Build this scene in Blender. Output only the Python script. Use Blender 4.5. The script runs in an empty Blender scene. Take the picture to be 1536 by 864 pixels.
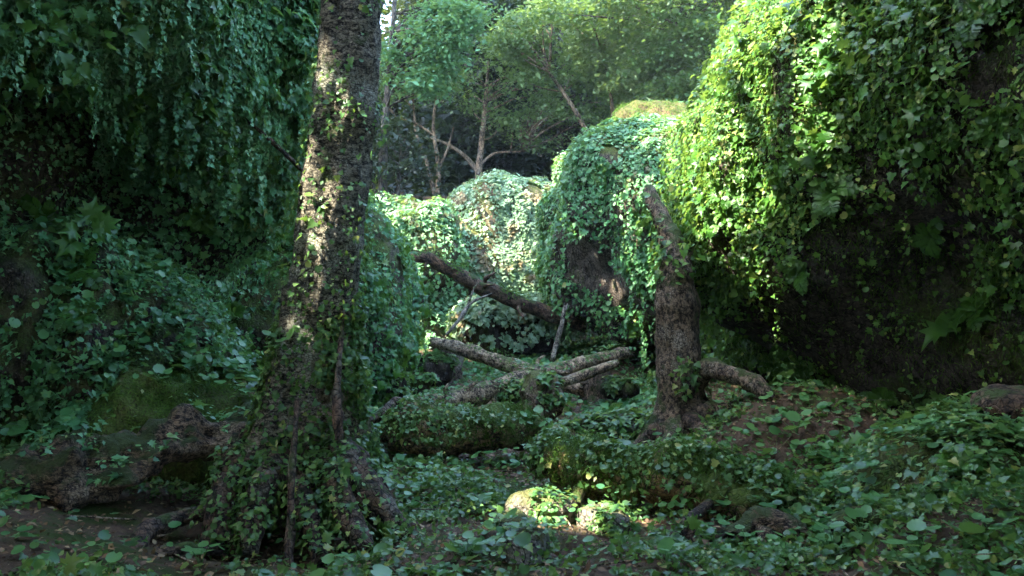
import bpy, bmesh, math, random
import numpy as np
from mathutils import Vector, Matrix, Quaternion
from mathutils.bvhtree import BVHTree

random.seed(7)
RNG = np.random.default_rng(11)
scene = bpy.context.scene
COL = scene.collection

# ------------------------------------------------------------------ camera, sky, sun, exposure
CAM = np.array([0.0, 0.0, 1.5]); FPX = 1400.0
cam = bpy.data.cameras.new("camera"); camo = bpy.data.objects.new("camera", cam); COL.objects.link(camo)
cam.sensor_width = 36.0; cam.lens = 36.0 * FPX / 1536.0
cam.clip_start = 0.05; cam.clip_end = 600
camo.location = CAM; camo.rotation_euler = (math.radians(90), 0, 0)
scene.camera = camo

SUN = np.array([-0.60, -0.27, 0.75]); SUN /= np.linalg.norm(SUN)
world = bpy.data.worlds.new("World"); scene.world = world; world.use_nodes = True
wn = world.node_tree
sky = wn.nodes.new("ShaderNodeTexSky"); sky.sky_type = 'NISHITA'; sky.sun_disc = False
sky.sun_elevation = math.asin(SUN[2]); sky.sun_rotation = math.atan2(SUN[0], SUN[1])
sky.air_density = 1.0; sky.dust_density = 1.2; sky.ozone_density = 1.0
wn.links.new(sky.outputs[0], wn.nodes["Background"].inputs[0])
wn.nodes["Background"].inputs[1].default_value = 0.15
sl = bpy.data.lights.new("sun", 'SUN'); so = bpy.data.objects.new("sun", sl); COL.objects.link(so)
sl.energy = 2.05; sl.angle = math.radians(0.5); sl.color = (1.0, 0.93, 0.78)
so.rotation_euler = Vector(SUN).to_track_quat('Z', 'Y').to_euler(); so.location = (-20, -10, 30)
scene.view_settings.view_transform = 'Standard'; scene.view_settings.look = 'None'
scene.view_settings.gamma = 1.0; scene.view_settings.use_curve_mapping = False
scene.view_settings.exposure = 4.3
scene.cycles.max_bounces = 6; scene.cycles.diffuse_bounces = 4; scene.cycles.glossy_bounces = 2
scene.cycles.transmission_bounces = 3; scene.cycles.volume_bounces = 0
scene.cycles.use_denoising = True
HAZE = 0.0005

# ------------------------------------------------------------------ numpy helpers
def P(px, py, d):
    return np.array([(px - 768) / FPX * d, d, 1.5 - (py - 432) / FPX * d])

def _hash(ix, iy, iz, seed):
    h = (ix.astype(np.uint32) * np.uint32(374761393) + iy.astype(np.uint32) * np.uint32(668265263)
         + iz.astype(np.uint32) * np.uint32(2147483647) + np.uint32((seed * 974634777) & 0xffffffff))
    h = (h ^ (h >> np.uint32(13))) * np.uint32(1274126177)
    h = (h ^ (h >> np.uint32(16))) * np.uint32(2246822519)
    h = h ^ (h >> np.uint32(15))
    return h.astype(np.float64) / 4294967295.0

def vnoise(p, seed=0):
    i = np.floor(p).astype(np.int64); f = p - i; f = f * f * (3 - 2 * f)
    r = 0
    for dx in (0, 1):
        wx = f[:, 0] if dx else 1 - f[:, 0]
        for dy in (0, 1):
            wy = f[:, 1] if dy else 1 - f[:, 1]
            for dz in (0, 1):
                wz = f[:, 2] if dz else 1 - f[:, 2]
                r = r + wx * wy * wz * _hash(i[:, 0] + dx, i[:, 1] + dy, i[:, 2] + dz, seed)
    return r * 2 - 1

def fbm(p, octv=4, seed=0, gain=0.5):
    r = 0; a = 1.0; q = p.copy()
    for k in range(octv):
        r = r + a * vnoise(q, seed + k * 17); q = q * 2.03 + 3.7; a *= gain
    return r

def smooth(a, b, x):
    t = np.clip((x - a) / (b - a), 0, 1); return t * t * (3 - 2 * t)

def norm(v):
    return v / np.maximum(np.linalg.norm(v, axis=-1, keepdims=True), 1e-9)

def tag(o, label=None, cat=None, group=None, kind=None):
    if label: o["label"] = label
    if cat: o["category"] = cat
    if group: o["group"] = group
    if kind: o["kind"] = kind
    return o

def make_mesh(name, V, faces, mats, smooth_shade=False, fmat=None):
    me = bpy.data.meshes.new(name)
    V = np.asarray(V, dtype=np.float32)
    if isinstance(faces, np.ndarray): faces = [faces]
    li = np.concatenate([f.ravel() for f in faces]).astype(np.int32)
    tot = np.concatenate([np.full(len(f), f.shape[1], np.int32) for f in faces])
    st = np.concatenate([[0], np.cumsum(tot)[:-1]]).astype(np.int32)
    me.vertices.add(len(V)); me.vertices.foreach_set("co", V.ravel())
    me.loops.add(len(li)); me.loops.foreach_set("vertex_index", li)
    me.polygons.add(len(tot)); me.polygons.foreach_set("loop_start", st); me.polygons.foreach_set("loop_total", tot)
    if smooth_shade: me.polygons.foreach_set("use_smooth", np.ones(len(tot), bool))
    for m in (mats if isinstance(mats, (list, tuple)) else [mats]): me.materials.append(m)
    if fmat is not None: me.polygons.foreach_set("material_index", np.asarray(fmat, np.int32))
    me.update(calc_edges=True)
    return me

def link(name, me, loc=(0, 0, 0), parent=None):
    o = bpy.data.objects.new(name, me); COL.objects.link(o); o.location = loc
    if parent is not None: o.parent = parent
    return o

def mk(name, V, faces, mat, loc=None, parent=None, smooth_shade=True):
    """mesh object; V in world space, loc = its base, or child of parent (which sits unrotated at parent.location)"""
    if parent is not None:
        off = np.array(parent.location)
        return link(name, make_mesh(name, V - off, faces, mat, smooth_shade), (0, 0, 0), parent)
    loc = np.array(loc if loc is not None else (0, 0, 0), float)
    return link(name, make_mesh(name, V - loc, faces, mat, smooth_shade), loc)

class MB:
    def __init__(s): s.V = []; s.T = []; s.Q = []; s.n = 0
    def add(s, V, F):
        F = np.asarray(F); (s.T if F.shape[1] == 3 else s.Q).append(F + s.n); s.V.append(V); s.n += len(V)
    def arrays(s):
        fs = []
        if s.T: fs.append(np.concatenate(s.T))
        if s.Q: fs.append(np.concatenate(s.Q))
        return np.concatenate(s.V), fs

def tri(faces):
    out = []
    for f in (faces if isinstance(faces, list) else [faces]):
        if f.shape[1] == 3: out.append(f)
        else: out += [f[:, [0, 1, 2]], f[:, [0, 2, 3]]]
    return np.concatenate(out)

# ------------------------------------------------------------------ materials
class N:
    def __init__(s, name):
        s.m = bpy.data.materials.new(name); s.m.use_nodes = True; s.t = s.m.node_tree; s.t.nodes.clear()
        s.out = s.t.nodes.new("ShaderNodeOutputMaterial")
    def n(s, kind, **kw):
        nd = s.t.nodes.new(kind)
        for k, v in kw.items():
            if k in nd.inputs.keys(): nd.inputs[k].default_value = v
            else: setattr(nd, k, v)
        return nd
    def l(s, a, b): s.t.links.new(a, b)
    def noise(s, vec, scale, detail=4, rough=0.6):
        nd = s.n("ShaderNodeTexNoise", Scale=scale, Detail=detail, Roughness=rough); s.l(vec, nd.inputs["Vector"]); return nd.outputs["Fac"]
    def ramp(s, fac, stops):
        r = s.n("ShaderNodeValToRGB"); e = r.color_ramp.elements
        while len(e) < len(stops): e.new(0.5)
        for el, (p, c) in zip(e, stops): el.position = p; el.color = (*c, 1) if len(c) == 3 else c
        s.l(fac, r.inputs[0]); return r.outputs[0]
    def mix(s, fac, a, b, mode='MIX'):
        x = s.n("ShaderNodeMix", data_type='RGBA', blend_type=mode)
        for sock, v in ((x.inputs[0], fac), (x.inputs[6], a), (x.inputs[7], b)):
            if isinstance(v, (int, float)): sock.default_value = v
            elif isinstance(v, tuple): sock.default_value = (*v, 1)
            else: s.l(v, sock)
        return x.outputs[2]
    def math(s, op, a, b=0.0):
        x = s.n("ShaderNodeMath", operation=op)
        for sock, v in ((x.inputs[0], a), (x.inputs[1], b)):
            if isinstance(v, (int, float)): sock.default_value = v
            else: s.l(v, sock)
        return x.outputs[0]
    def coords(s, scale=(1, 1, 1)):
        tc = s.n("ShaderNodeNewGeometry"); mp = s.n("ShaderNodeMapping"); mp.inputs["Scale"].default_value = scale
        s.l(tc.outputs["Position"], mp.inputs["Vector"]); return mp.outputs[0]

def leaf_mat(name, stops, rough=0.42, trans=0.3, tcol=(0.28, 0.42, 0.06), patch=None, spec=0.35):
    b = N(name)
    geo = b.n("ShaderNodeNewGeometry")
    col = b.ramp(geo.outputs["Random Per Island"], stops)
    nz = b.noise(b.coords(), 0.9, 3)
    col = b.mix(1.0, col, b.ramp(nz, [(0.3, (0.65, 0.75, 0.6)), (0.7, (1.25, 1.2, 1.1))]), 'MULTIPLY')
    if patch: col = b.mix(b.ramp(b.noise(b.coords(), 2.2, 2), [(0.56, (0, 0, 0)), (0.66, (1, 1, 1))]), col, patch)
    pr = b.n("ShaderNodeBsdfPrincipled", Roughness=rough); b.l(col, pr.inputs["Base Color"])
    pr.inputs["Specular IOR Level"].default_value = spec
    tr = b.n("ShaderNodeBsdfTranslucent"); b.l(b.mix(0.6, col, tcol), tr.inputs["Color"])
    mx = b.n("ShaderNodeMixShader"); mx.inputs[0].default_value = trans
    b.l(pr.outputs[0], mx.inputs[1]); b.l(tr.outputs[0], mx.inputs[2]); b.l(mx.outputs[0], b.out.inputs[0])
    return b.m

def rock_mat(name, rock1, rock2, moss, moss_lo=0.45, moss_hi=0.6, bump=0.6, upmoss=0.25):
    b = N(name)
    c = b.coords(); cs = b.coords((1.6, 1.6, 0.45))
    n1 = b.noise(c, 1.7, 6, 0.65); n2 = b.noise(cs, 6.0, 5, 0.7); n3 = b.noise(c, 38.0, 4, 0.7)
    v = b.n("ShaderNodeTexVoronoi", Scale=55.0); b.l(c, v.inputs["Vector"])
    rc = b.mix(b.ramp(n2, [(0.35, (0, 0, 0)), (0.65, (1, 1, 1))]), rock1, rock2)
    rc = b.mix(b.ramp(n3, [(0.55, (0, 0, 0)), (0.72, (1, 1, 1))]), rc, tuple(min(1, x * 2.1) for x in rock2))
    vc = b.n("ShaderNodeTexVoronoi", Scale=5.0, feature='DISTANCE_TO_EDGE'); wv = b.n("ShaderNodeVectorMath", operation='ADD'); b.l(cs, wv.inputs[0])
    nn_ = b.n("ShaderNodeTexNoise", Scale=4.0, Detail=4); b.l(c, nn_.inputs["Vector"]); b.l(nn_.outputs["Color"], wv.inputs[1]); b.l(wv.outputs[0], vc.inputs["Vector"])
    rc = b.mix(1.0, rc, b.ramp(vc.outputs["Distance"], [(0.0, (.15, .15, .15)), (.09, (1, 1, 1))]), 'MULTIPLY')
    mc = b.mix(b.ramp(b.noise(c, 60.0, 4, 0.75), [(0.35, (0, 0, 0)), (0.65, (1, 1, 1))]), tuple(x * 0.25 for x in moss), tuple(x * 2.0 for x in moss))
    mc = b.mix(b.ramp(b.noise(c, 3.3, 4, 0.7), [(0.42, (0, 0, 0)), (0.62, (1, 1, 1))]), mc, b.mix(0.6, mc, (0.07, 0.05, 0.02)))
    geo = b.n("ShaderNodeNewGeometry"); sx = b.n("ShaderNodeSeparateXYZ"); b.l(geo.outputs["Normal"], sx.inputs[0])
    f = b.math('ADD', n1, b.math('MULTIPLY', sx.outputs[2], upmoss))
    f = b.math('ADD', f, b.math('MULTIPLY', b.math('SUBTRACT', n2, 0.5), 0.5))
    mf = b.ramp(f, [(moss_lo, (0, 0, 0)), (moss_hi, (1, 1, 1))])
    col = b.mix(mf, rc, mc)
    pr = b.n("ShaderNodeBsdfPrincipled", Roughness=0.85); b.l(col, pr.inputs["Base Color"])
    pr.inputs["Specular IOR Level"].default_value = 0.15
    h = b.math('ADD', b.math('MULTIPLY', n2, 0.12), b.math('ADD', b.math('MULTIPLY', n3, 0.02), b.math('MULTIPLY', v.outputs["Distance"], 0.02)))
    bp = b.n("ShaderNodeBump", Strength=bump, Distance=1.0); b.l(h, bp.inputs["Height"]); b.l(bp.outputs[0], pr.inputs["Normal"])
    b.l(pr.outputs[0], b.out.inputs[0]); return b.m

def bark_mat(name, dark, light, lichen, moss=None, stretch=(1, 1, 2.2), scale=22.0, bump=0.7, mosslo=0.55):
    b = N(name)
    c = b.coords(); cs = b.coords(stretch)
    n1 = b.noise(cs, scale, 6, 0.72); n2 = b.noise(c, 3.0, 4, 0.6); n3 = b.noise(c, 70.0, 3, 0.7)
    v = b.n("ShaderNodeTexVoronoi", Scale=scale * 1.6, feature='DISTANCE_TO_EDGE'); b.l(cs, v.inputs["Vector"])
    col = b.mix(b.ramp(n1, [(0.40, (0, 0, 0)), (0.58, (1, 1, 1))]), tuple(x * .6 for x in dark), tuple(x * 1.35 for x in light))
    crk = b.ramp(b.math('ADD', v.outputs["Distance"], b.math('MULTIPLY', b.math('SUBTRACT', n1, .5), .5)), [(0.02, (0.28, 0.27, 0.25)), (0.13, (1, 1, 1))])
    col = b.mix(1.0, col, b.ramp(b.noise(c, 1.4, 3), [(.3, (.6, .62, .55)), (.7, (1.25, 1.2, 1.15))]), 'MULTIPLY')
    col = b.mix(b.ramp(b.math('ADD', b.math('MULTIPLY', n2, 0.7), b.math('MULTIPLY', n3, 0.4)), [(0.58, (0, 0, 0)), (0.68, (1, 1, 1))]), col, lichen)
    col = b.mix(1.0, col, crk, 'MULTIPLY')
    if moss:
        geo = b.n("ShaderNodeNewGeometry"); sx = b.n("ShaderNodeSeparateXYZ"); b.l(geo.outputs["Normal"], sx.inputs[0])
        f = b.math('ADD', b.noise(c, 4.5, 5, 0.65), b.math('MULTIPLY', sx.outputs[2], 0.16))
        col = b.mix(b.ramp(f, [(mosslo, (0, 0, 0)), (mosslo + 0.1, (1, 1, 1))]), col, b.mix(n3, tuple(x * 0.5 for x in moss), tuple(x * 1.6 for x in moss)))
    pr = b.n("ShaderNodeBsdfPrincipled", Roughness=0.85); b.l(col, pr.inputs["Base Color"])
    pr.inputs["Specular IOR Level"].default_value = 0.3
    h = b.math('ADD', b.math('MULTIPLY', n1, 0.03), b.math('ADD', b.math('MULTIPLY', n3, 0.006), b.math('MULTIPLY', b.math('MINIMUM', v.outputs["Distance"], 0.12), 0.12)))
    bp = b.n("ShaderNodeBump", Strength=bump, Distance=1.0); b.l(h, bp.inputs["Height"]); b.l(bp.outputs[0], pr.inputs["Normal"])
    b.l(pr.outputs[0], b.out.inputs[0]); return b.m

G = lambda *s: [(p, c) for p, c in s]
M = {}
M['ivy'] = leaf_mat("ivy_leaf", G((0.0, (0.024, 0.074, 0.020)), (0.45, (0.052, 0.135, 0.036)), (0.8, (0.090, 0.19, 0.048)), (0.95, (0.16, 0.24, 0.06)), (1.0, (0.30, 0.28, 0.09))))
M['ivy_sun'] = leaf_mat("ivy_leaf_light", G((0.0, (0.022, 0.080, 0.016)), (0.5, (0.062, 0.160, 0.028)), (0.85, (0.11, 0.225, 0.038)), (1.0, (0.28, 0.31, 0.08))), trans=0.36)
M['cover'] = leaf_mat("creeper_leaf", G((0.0, (0.020, 0.085, 0.032)), (0.4, (0.046, 0.165, 0.062)), (0.8, (0.092, 0.245, 0.098)), (0.96, (0.13, 0.27, 0.09)), (1.0, (0.26, 0.28, 0.10))), rough=0.48)
M['pale'] = leaf_mat("pale_creeper_leaf", G((0.0, (0.12, 0.20, 0.12)), (0.5, (0.21, 0.32, 0.215)), (0.9, (0.30, 0.42, 0.29)), (1.0, (0.38, 0.43, 0.25))), rough=0.55, patch=(0.26, 0.19, 0.10))
M['dusty'] = leaf_mat("dusty_creeper_leaf", G((0.0, (0.07, 0.18, 0.085)), (0.6, (0.14, 0.29, 0.145)), (1.0, (0.24, 0.38, 0.21))), rough=0.55, patch=(0.10, 0.09, 0.04))
M['cover_pale'] = leaf_mat("pale_green_creeper_leaf", G((0.0, (0.045, 0.14, 0.065)), (0.4, (0.10, 0.27, 0.13)), (0.8, (0.17, 0.37, 0.20)), (1.0, (0.28, 0.42, 0.20))), rough=0.5)
M['moss_tuft'] = leaf_mat("moss_tuft", G((0.0, (0.016, 0.042, 0.006)), (0.6, (0.042, 0.095, 0.014)), (1.0, (0.09, 0.14, 0.028))), rough=0.8, trans=0.2, spec=0.1)
M['broad'] = leaf_mat("broad_leaf", G((0.0, (0.026, 0.10, 0.032)), (0.6, (0.066, 0.185, 0.062)), (1.0, (0.12, 0.25, 0.08))), rough=0.38)
M['yellowing'] = leaf_mat("yellowing_leaf", G((0.0, (0.26, 0.30, 0.06)), (1.0, (0.45, 0.42, 0.16))), rough=0.45)
M['fern'] = leaf_mat("fern_leaf", G((0.0, (0.022, 0.085, 0.012)), (1.0, (0.06, 0.16, 0.022))), rough=0.42, trans=0.35)
M['tree_blue'] = leaf_mat("cool_green_foliage", G((0.0, (0.03, 0.10, 0.05)), (1.0, (0.08, 0.19, 0.10))), rough=0.6)
M['tree_green'] = leaf_mat("fresh_green_foliage", G((0.0, (0.014, 0.045, 0.015)), (1.0, (0.045, 0.10, 0.034))), rough=0.55)
M['tree_pale'] = leaf_mat("pale_foliage", G((0.0, (0.04, 0.085, 0.035)), (1.0, (0.13, 0.19, 0.08))), rough=0.55)
M['tree_dark'] = leaf_mat("shaded_dark_foliage", G((0.0, (0.004, 0.010, 0.007)), (0.92, (0.010, 0.020, 0.012)), (1.0, (0.035, 0.05, 0.02))), rough=0.55, trans=0.1)  # dark evergreen leaves taken near black: forest shade put into the colour
M['canopy'] = leaf_mat("canopy_foliage", G((0.0, (0.03, 0.08, 0.02)), (1.0, (0.08, 0.16, 0.04))), rough=0.6, trans=0.2)
M['litter'] = leaf_mat("dry_leaf", G((0.0, (0.06, 0.032, 0.016)), (0.6, (0.15, 0.085, 0.042)), (1.0, (0.32, 0.22, 0.12))), rough=0.7, trans=0.1, tcol=(0.2, 0.1, 0.03))
M['rock'] = rock_mat("mossy_rock", (0.045, 0.034, 0.026), (0.14, 0.115, 0.09), (0.040, 0.062, 0.012))
M['rock_dark'] = rock_mat("dark_wet_rock", (0.020, 0.016, 0.012), (0.080, 0.064, 0.050), (0.026, 0.046, 0.009), 0.42, 0.6)
M['rock_pale'] = rock_mat("pale_lichen_rock", (0.12, 0.08, 0.05), (0.26, 0.21, 0.15), (0.075, 0.085, 0.025), 0.48, 0.66)
M['moss'] = rock_mat("thick_moss", (0.06, 0.045, 0.025), (0.10, 0.08, 0.045), (0.042, 0.075, 0.010), 0.2, 0.42)
M['moss_gold'] = rock_mat("golden_moss", (0.10, 0.07, 0.035), (0.16, 0.10, 0.05), (0.050, 0.055, 0.014), 0.42, 0.66)
M['stone'] = rock_mat("grey_stone", (0.10, 0.10, 0.095), (0.23, 0.23, 0.21), (0.05, 0.065, 0.02), 0.62, 0.72)
M['stone_pale'] = rock_mat("pale_stone", (0.12, 0.10, 0.075), (0.20, 0.18, 0.145), (0.08, 0.09, 0.03), 0.60, 0.74)
M['bark'] = bark_mat("grey_brown_bark", (0.036, 0.031, 0.022), (0.18, 0.16, 0.12), (0.32, 0.32, 0.245), (0.05, 0.07, 0.02), (1, 1, 1.9), mosslo=0.60)
M['bark_root'] = bark_mat("root_bark", (0.025, 0.016, 0.011), (0.095, 0.062, 0.042), (0.13, 0.12, 0.09), (0.03, 0.05, 0.01), (1, 1, 1), 16, mosslo=0.62)
M['bark_red'] = bark_mat("red_brown_bark", (0.040, 0.029, 0.020), (0.175, 0.128, 0.088), (0.26, 0.235, 0.18), (0.035, 0.055, 0.012), (1.2, 1.2, 0.9), 24, mosslo=0.57)
M['log'] = bark_mat("fallen_log_bark", (0.080, 0.055, 0.034), (0.30, 0.22, 0.14), (0.38, 0.34, 0.25), (0.07, 0.10, 0.022), (1, 1, 1), 16, mosslo=0.64)
M['log_dark'] = bark_mat("dark_log_bark", (0.020, 0.013, 0.010), (0.10, 0.062, 0.040), (0.17, 0.11, 0.07), (0.035, 0.055, 0.012), (1, 1, 1), 14, mosslo=0.58)
M['log_moss'] = bark_mat("mossy_log_bark", (0.05, 0.032, 0.018), (0.19, 0.125, 0.065), (0.22, 0.17, 0.09), (0.055, 0.085, 0.014), (1, 1, 1), 14, mosslo=0.50)
M['rot'] = bark_mat("rotten_wood", (0.010, 0.007, 0.005), (0.14, 0.095, 0.06), (0.26, 0.20, 0.13), (0.03, 0.045, 0.01), (1, 2.2, 2.2), 16)
M['wood_pale'] = bark_mat("weathered_pale_wood", (0.10, 0.085, 0.065), (0.28, 0.25, 0.20), (0.34, 0.31, 0.26), None, (1, 1, 1), 18)
M['twig'] = bark_mat("distant_bark", (0.065, 0.045, 0.030), (0.17, 0.12, 0.08), (0.20, 0.17, 0.13), None, (1, 1, 0.5), 10)
M['twig_grey'] = bark_mat("grey_bark", (0.10, 0.09, 0.075), (0.30, 0.28, 0.24), (0.38, 0.36, 0.30), None, (1, 1, 0.5), 10)
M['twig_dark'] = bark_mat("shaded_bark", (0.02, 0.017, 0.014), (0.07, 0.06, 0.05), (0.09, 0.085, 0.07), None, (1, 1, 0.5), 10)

def ground_mat():
    b = N("forest_floor"); c = b.coords()
    n1 = b.noise(c, 1.3, 5, 0.65); n2 = b.noise(c, 22.0, 6, 0.75); n3 = b.noise(c, 90.0, 3, 0.7)
    col = b.mix(b.ramp(n2, [(0.3, (0, 0, 0)), (0.7, (1, 1, 1))]), (0.040, 0.025, 0.015), (0.140, 0.088, 0.052))
    col = b.mix(b.ramp(n3, [(0.6, (0, 0, 0)), (0.75, (1, 1, 1))]), col, (0.20, 0.14, 0.085))
    mc = b.mix(n3, (0.016, 0.030, 0.006), (0.055, 0.085, 0.014))
    col = b.mix(b.ramp(b.math('ADD', n1, b.math('MULTIPLY', n2, 0.2)), [(0.60, (0, 0, 0)), (0.70, (1, 1, 1))]), col, mc)
    pr = b.n("ShaderNodeBsdfPrincipled", Roughness=0.9); b.l(col, pr.inputs["Base Color"]); pr.inputs["Specular IOR Level"].default_value = 0.2
    h = b.math('ADD', b.math('MULTIPLY', n2, 0.06), b.math('MULTIPLY', n3, 0.02))
    bp = b.n("ShaderNodeBump", Strength=0.8, Distance=1.0); b.l(h, bp.inputs["Height"]); b.l(bp.outputs[0], pr.inputs["Normal"])
    b.l(pr.outputs[0], b.out.inputs[0]); return b.m
M['ground'] = ground_mat()

# ------------------------------------------------------------------ leaf shapes (x across, y stem->tip, z up)
def fan_leaf(half, mid, fold=0.25, droop=0.12):
    R = [np.array([x, y]) for x, y in half]
    pts = R + [np.array([-p[0], p[1]]) for p in R[1:-1][::-1]]
    V = [np.array([0, mid, 0.0])]
    for p in pts: V.append(np.array([p[0], p[1], fold * abs(p[0]) - droop * (p[1] - mid) ** 2 * 2]))
    k = len(pts)
    T = np.array([[0, 1 + i, 1 + (i + 1) % k] for i in range(k)])
    return np.array(V), T
LEAF = {}
LEAF['ivy'] = fan_leaf([(0, 0), (0.26, -0.10), (0.52, 0.14), (0.30, 0.36), (0.33, 0.56), (0.15, 0.66), (0, 1.0)], 0.36)
LEAF['lobed'] = fan_leaf([(0, 0), (0.22, -0.12), (0.50, -0.02), (0.34, 0.16), (0.66, 0.34), (0.34, 0.42), (0.52, 0.74), (0.22, 0.64), (0.10, 0.82), (0, 1.08)], 0.36, 0.3, 0.3)
LEAF['round'] = fan_leaf([(0, 0.10), (0.16, -0.02), (0.36, 0.05), (0.44, 0.20), (0.52, 0.32), (0.48, 0.50), (0.46, 0.66), (0.32, 0.78), (0.22, 0.92), (0.08, 0.90), (0, 0.98)], 0.30, 0.16, -0.18)
LEAF['oval'] = (np.array([[0, 0, 0], [0.30, 0.42, 0.06], [0, 0.5, -0.02], [-0.30, 0.42, 0.06], [0, 1, -0.10]], float), np.array([[0, 1, 2], [1, 4, 2], [0, 2, 3], [2, 4, 3]]))
LEAF['quad'] = (np.array([[0, 0, 0], [0.34, 0.45, 0.08], [0, 1, -0.06], [-0.34, 0.45, 0.08]], float), np.array([[0, 1, 2], [0, 2, 3]]))
LEAF['blade'] = (np.array([[-0.06, 0, 0], [0.06, 0, 0], [0, 1, -0.15]], float), np.array([[0, 1, 2]]))

def place_leaves(kind, p, n, t, size):
    tv, tf = LEAF[kind]
    n = norm(n); t = norm(t - (t * n).sum(1, keepdims=True) * n); b = np.cross(t, n)
    sz = np.asarray(size)[:, None, None]
    V = p[:, None, :] + sz * (tv[None, :, 0:1] * b[:, None, :] + tv[None, :, 1:2] * t[:, None, :] + tv[None, :, 2:3] * n[:, None, :])
    F = tf[None] + (np.arange(len(p)) * len(tv))[:, None, None]
    return V.reshape(-1, 3), F.reshape(-1, 3)

def sample_surface(V, F, n, dens, seed, face_cam=True):
    rng = np.random.default_rng(seed)
    T = tri(F); a, b, c = V[T[:, 0]], V[T[:, 1]], V[T[:, 2]]
    cr = np.cross(b - a, c - a); ar = np.linalg.norm(cr, axis=1); nr = cr / np.maximum(ar, 1e-12)[:, None]
    ctr = (a + b + c) / 3
    w = ar * np.maximum(dens(ctr, nr), 0)
    if face_cam:
        vd = norm(CAM - ctr); w = w * ((vd * nr).sum(1) > -0.45)
    dep = np.maximum(ctr[:, 1], .3); fx = np.abs(ctr[:, 0]) / dep * FPX; fz = np.abs(ctr[:, 2] - 1.5) / dep * FPX
    w = w * (0.15 + 0.85 * smooth(1100, 900, fx) * smooth(660, 520, fz))
    cdf = np.cumsum(w)
    if cdf[-1] <= 0: return np.zeros((0, 3)), np.zeros((0, 3))
    i = np.searchsorted(cdf, rng.random(n) * cdf[-1]).clip(0, len(T) - 1)
    u = rng.random((n, 1)); v = rng.random((n, 1)); k = u + v > 1; u = np.where(k, 1 - u, u); v = np.where(k, 1 - v, v)
    return a[i] + u * (b[i] - a[i]) + v * (c[i] - a[i]), nr[i]

def drape(kind, p, n, size, seed, lift=(0.005, 0.09), up=0.45, jit=0.42, tj=0.55, outward=0.15, clump=0.12, cf=2.2):
    """leaves hanging on a surface: tips down the slope"""
    rng = np.random.default_rng(seed); k = len(p)
    nn = norm(n + np.array([0, 0, up]) + rng.normal(0, jit, (k, 3)))
    down = np.array([0, 0, -1.0]) + n * outward + rng.normal(0, tj, (k, 3))
    cl = clump * np.maximum(0, fbm(p * cf, 3, 77))[:, None] if clump else 0
    q = p + n * (rng.uniform(*lift, (k, 1)) + cl * rng.uniform(.3, 1, (k, 1)))
    size = np.asarray(size) * np.ones(k)
    if kind != 'ivy': return place_leaves(kind, q, nn, down, size)
    u = rng.random(k); mb = MB()
    for kd, lo, hi, f in (('ivy', 0, .5, 1.0), ('round', .5, .72, .95), ('oval', .72, .9, 1.05), ('lobed', .9, 1.01, 1.25)):
        w = (u >= lo) & (u < hi)
        if w.any(): mb.add(*place_leaves(kd, q[w], nn[w], down[w], size[w] * f))
    V, F = mb.arrays(); return V, F[0]

def spots(geo, lst):
    V = geo[0]; dep = np.maximum(V[:, 1], .3); u = V[:, 0] / dep * FPX + 768; v = 432 - (V[:, 2] - 1.5) / dep * FPX; out = []
    for px, py, r in lst:
        d2 = np.hypot(u - px, v - py); k = np.where(d2 < 30)[0]
        k = k[dep[k].argmin()] if len(k) else d2.argmin()
        out.append((V[k], r / FPX * dep[k]))
    return out

def strands(V, F, ns, L, size, dens, seed, kind='ivy', step=.5):
    """creeper strands hanging free from a surface"""
    p, n = sample_surface(V, F, ns, dens, seed); rng = np.random.default_rng(seed)
    P_, N_, T_ = [], [], []
    for a, b in zip(p, n):
        k = int(rng.uniform(.35, 1) * L / (size * step)); out = norm((b * np.array([1, 1, 0]))[None] + 1e-6)[0]
        x = a + b * .05; sway = rng.normal(0, .16, 2)
        for j in range(k):
            x = x + np.array([sway[0] * .3 + out[0] * .10 * (j < 4), sway[1] * .3 + out[1] * .10 * (j < 4), -1]) * size * step + rng.normal(0, .12, 3) * size
            P_.append(x + rng.normal(0, .35, 3) * size); N_.append(out + rng.normal(0, .5, 3) + [0, 0, .35]); T_.append(np.array([0, 0, -1.0]) + rng.normal(0, .5, 3))
    sz = size * rng.lognormal(0, .3, len(P_))
    return place_leaves(kind, np.array(P_), np.array(N_), np.array(T_), sz)

# ------------------------------------------------------------------ geometry builders
_ICO = {}
def ico(sub):
    if sub not in _ICO:
        bm = bmesh.new(); bmesh.ops.create_icosphere(bm, subdivisions=sub, radius=1.0)
        bm.verts.index_update()
        V = np.array([v.co[:] for v in bm.verts]); F = np.array([[v.index for v in f.verts] for f in bm.faces]); bm.free()
        _ICO[sub] = (norm(V), F)
    return _ICO[sub]

def rock_geo(c, r, seed, rotz=0.0, power=2.4, pushes=(), sub=6, amp=0.12, freq=0.9, strata=0.05):
    D, F = ico(sub); c = np.array(c, float)
    cr, sr = math.cos(rotz), math.sin(rotz)
    L = np.stack([D[:, 0] * cr + D[:, 1] * sr, -D[:, 0] * sr + D[:, 1] * cr, D[:, 2]], 1)
    rad = (np.abs(L / np.array(r)) ** power).sum(1) ** (-1 / power)
    V = c + D * rad[:, None]
    s = min(r)
    for q, amt, sig in pushes:
        w = np.exp(-((V - np.array(q)) ** 2).sum(1) / sig ** 2); V = V + D * (amt * w)[:, None]
    d = amp * s * fbm(V * freq / max(s, .3) * 1.6 + seed * 7.1, 5, seed)
    warp = V + 0.6 * np.stack([vnoise(V * 0.8, seed + 3)] * 3, 1)
    crack = -np.abs(vnoise(warp * np.array([1.5, 1.5, 0.55]) / max(s, .3) * 1.8, seed + 9)); d = d + amp * s * 0.9 * (crack + 0.25)
    d = d + strata * s * 0.3 * fbm(V * 5.0 / max(s, .3), 3, seed + 31)
    return V + D * d[:, None], F

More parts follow.
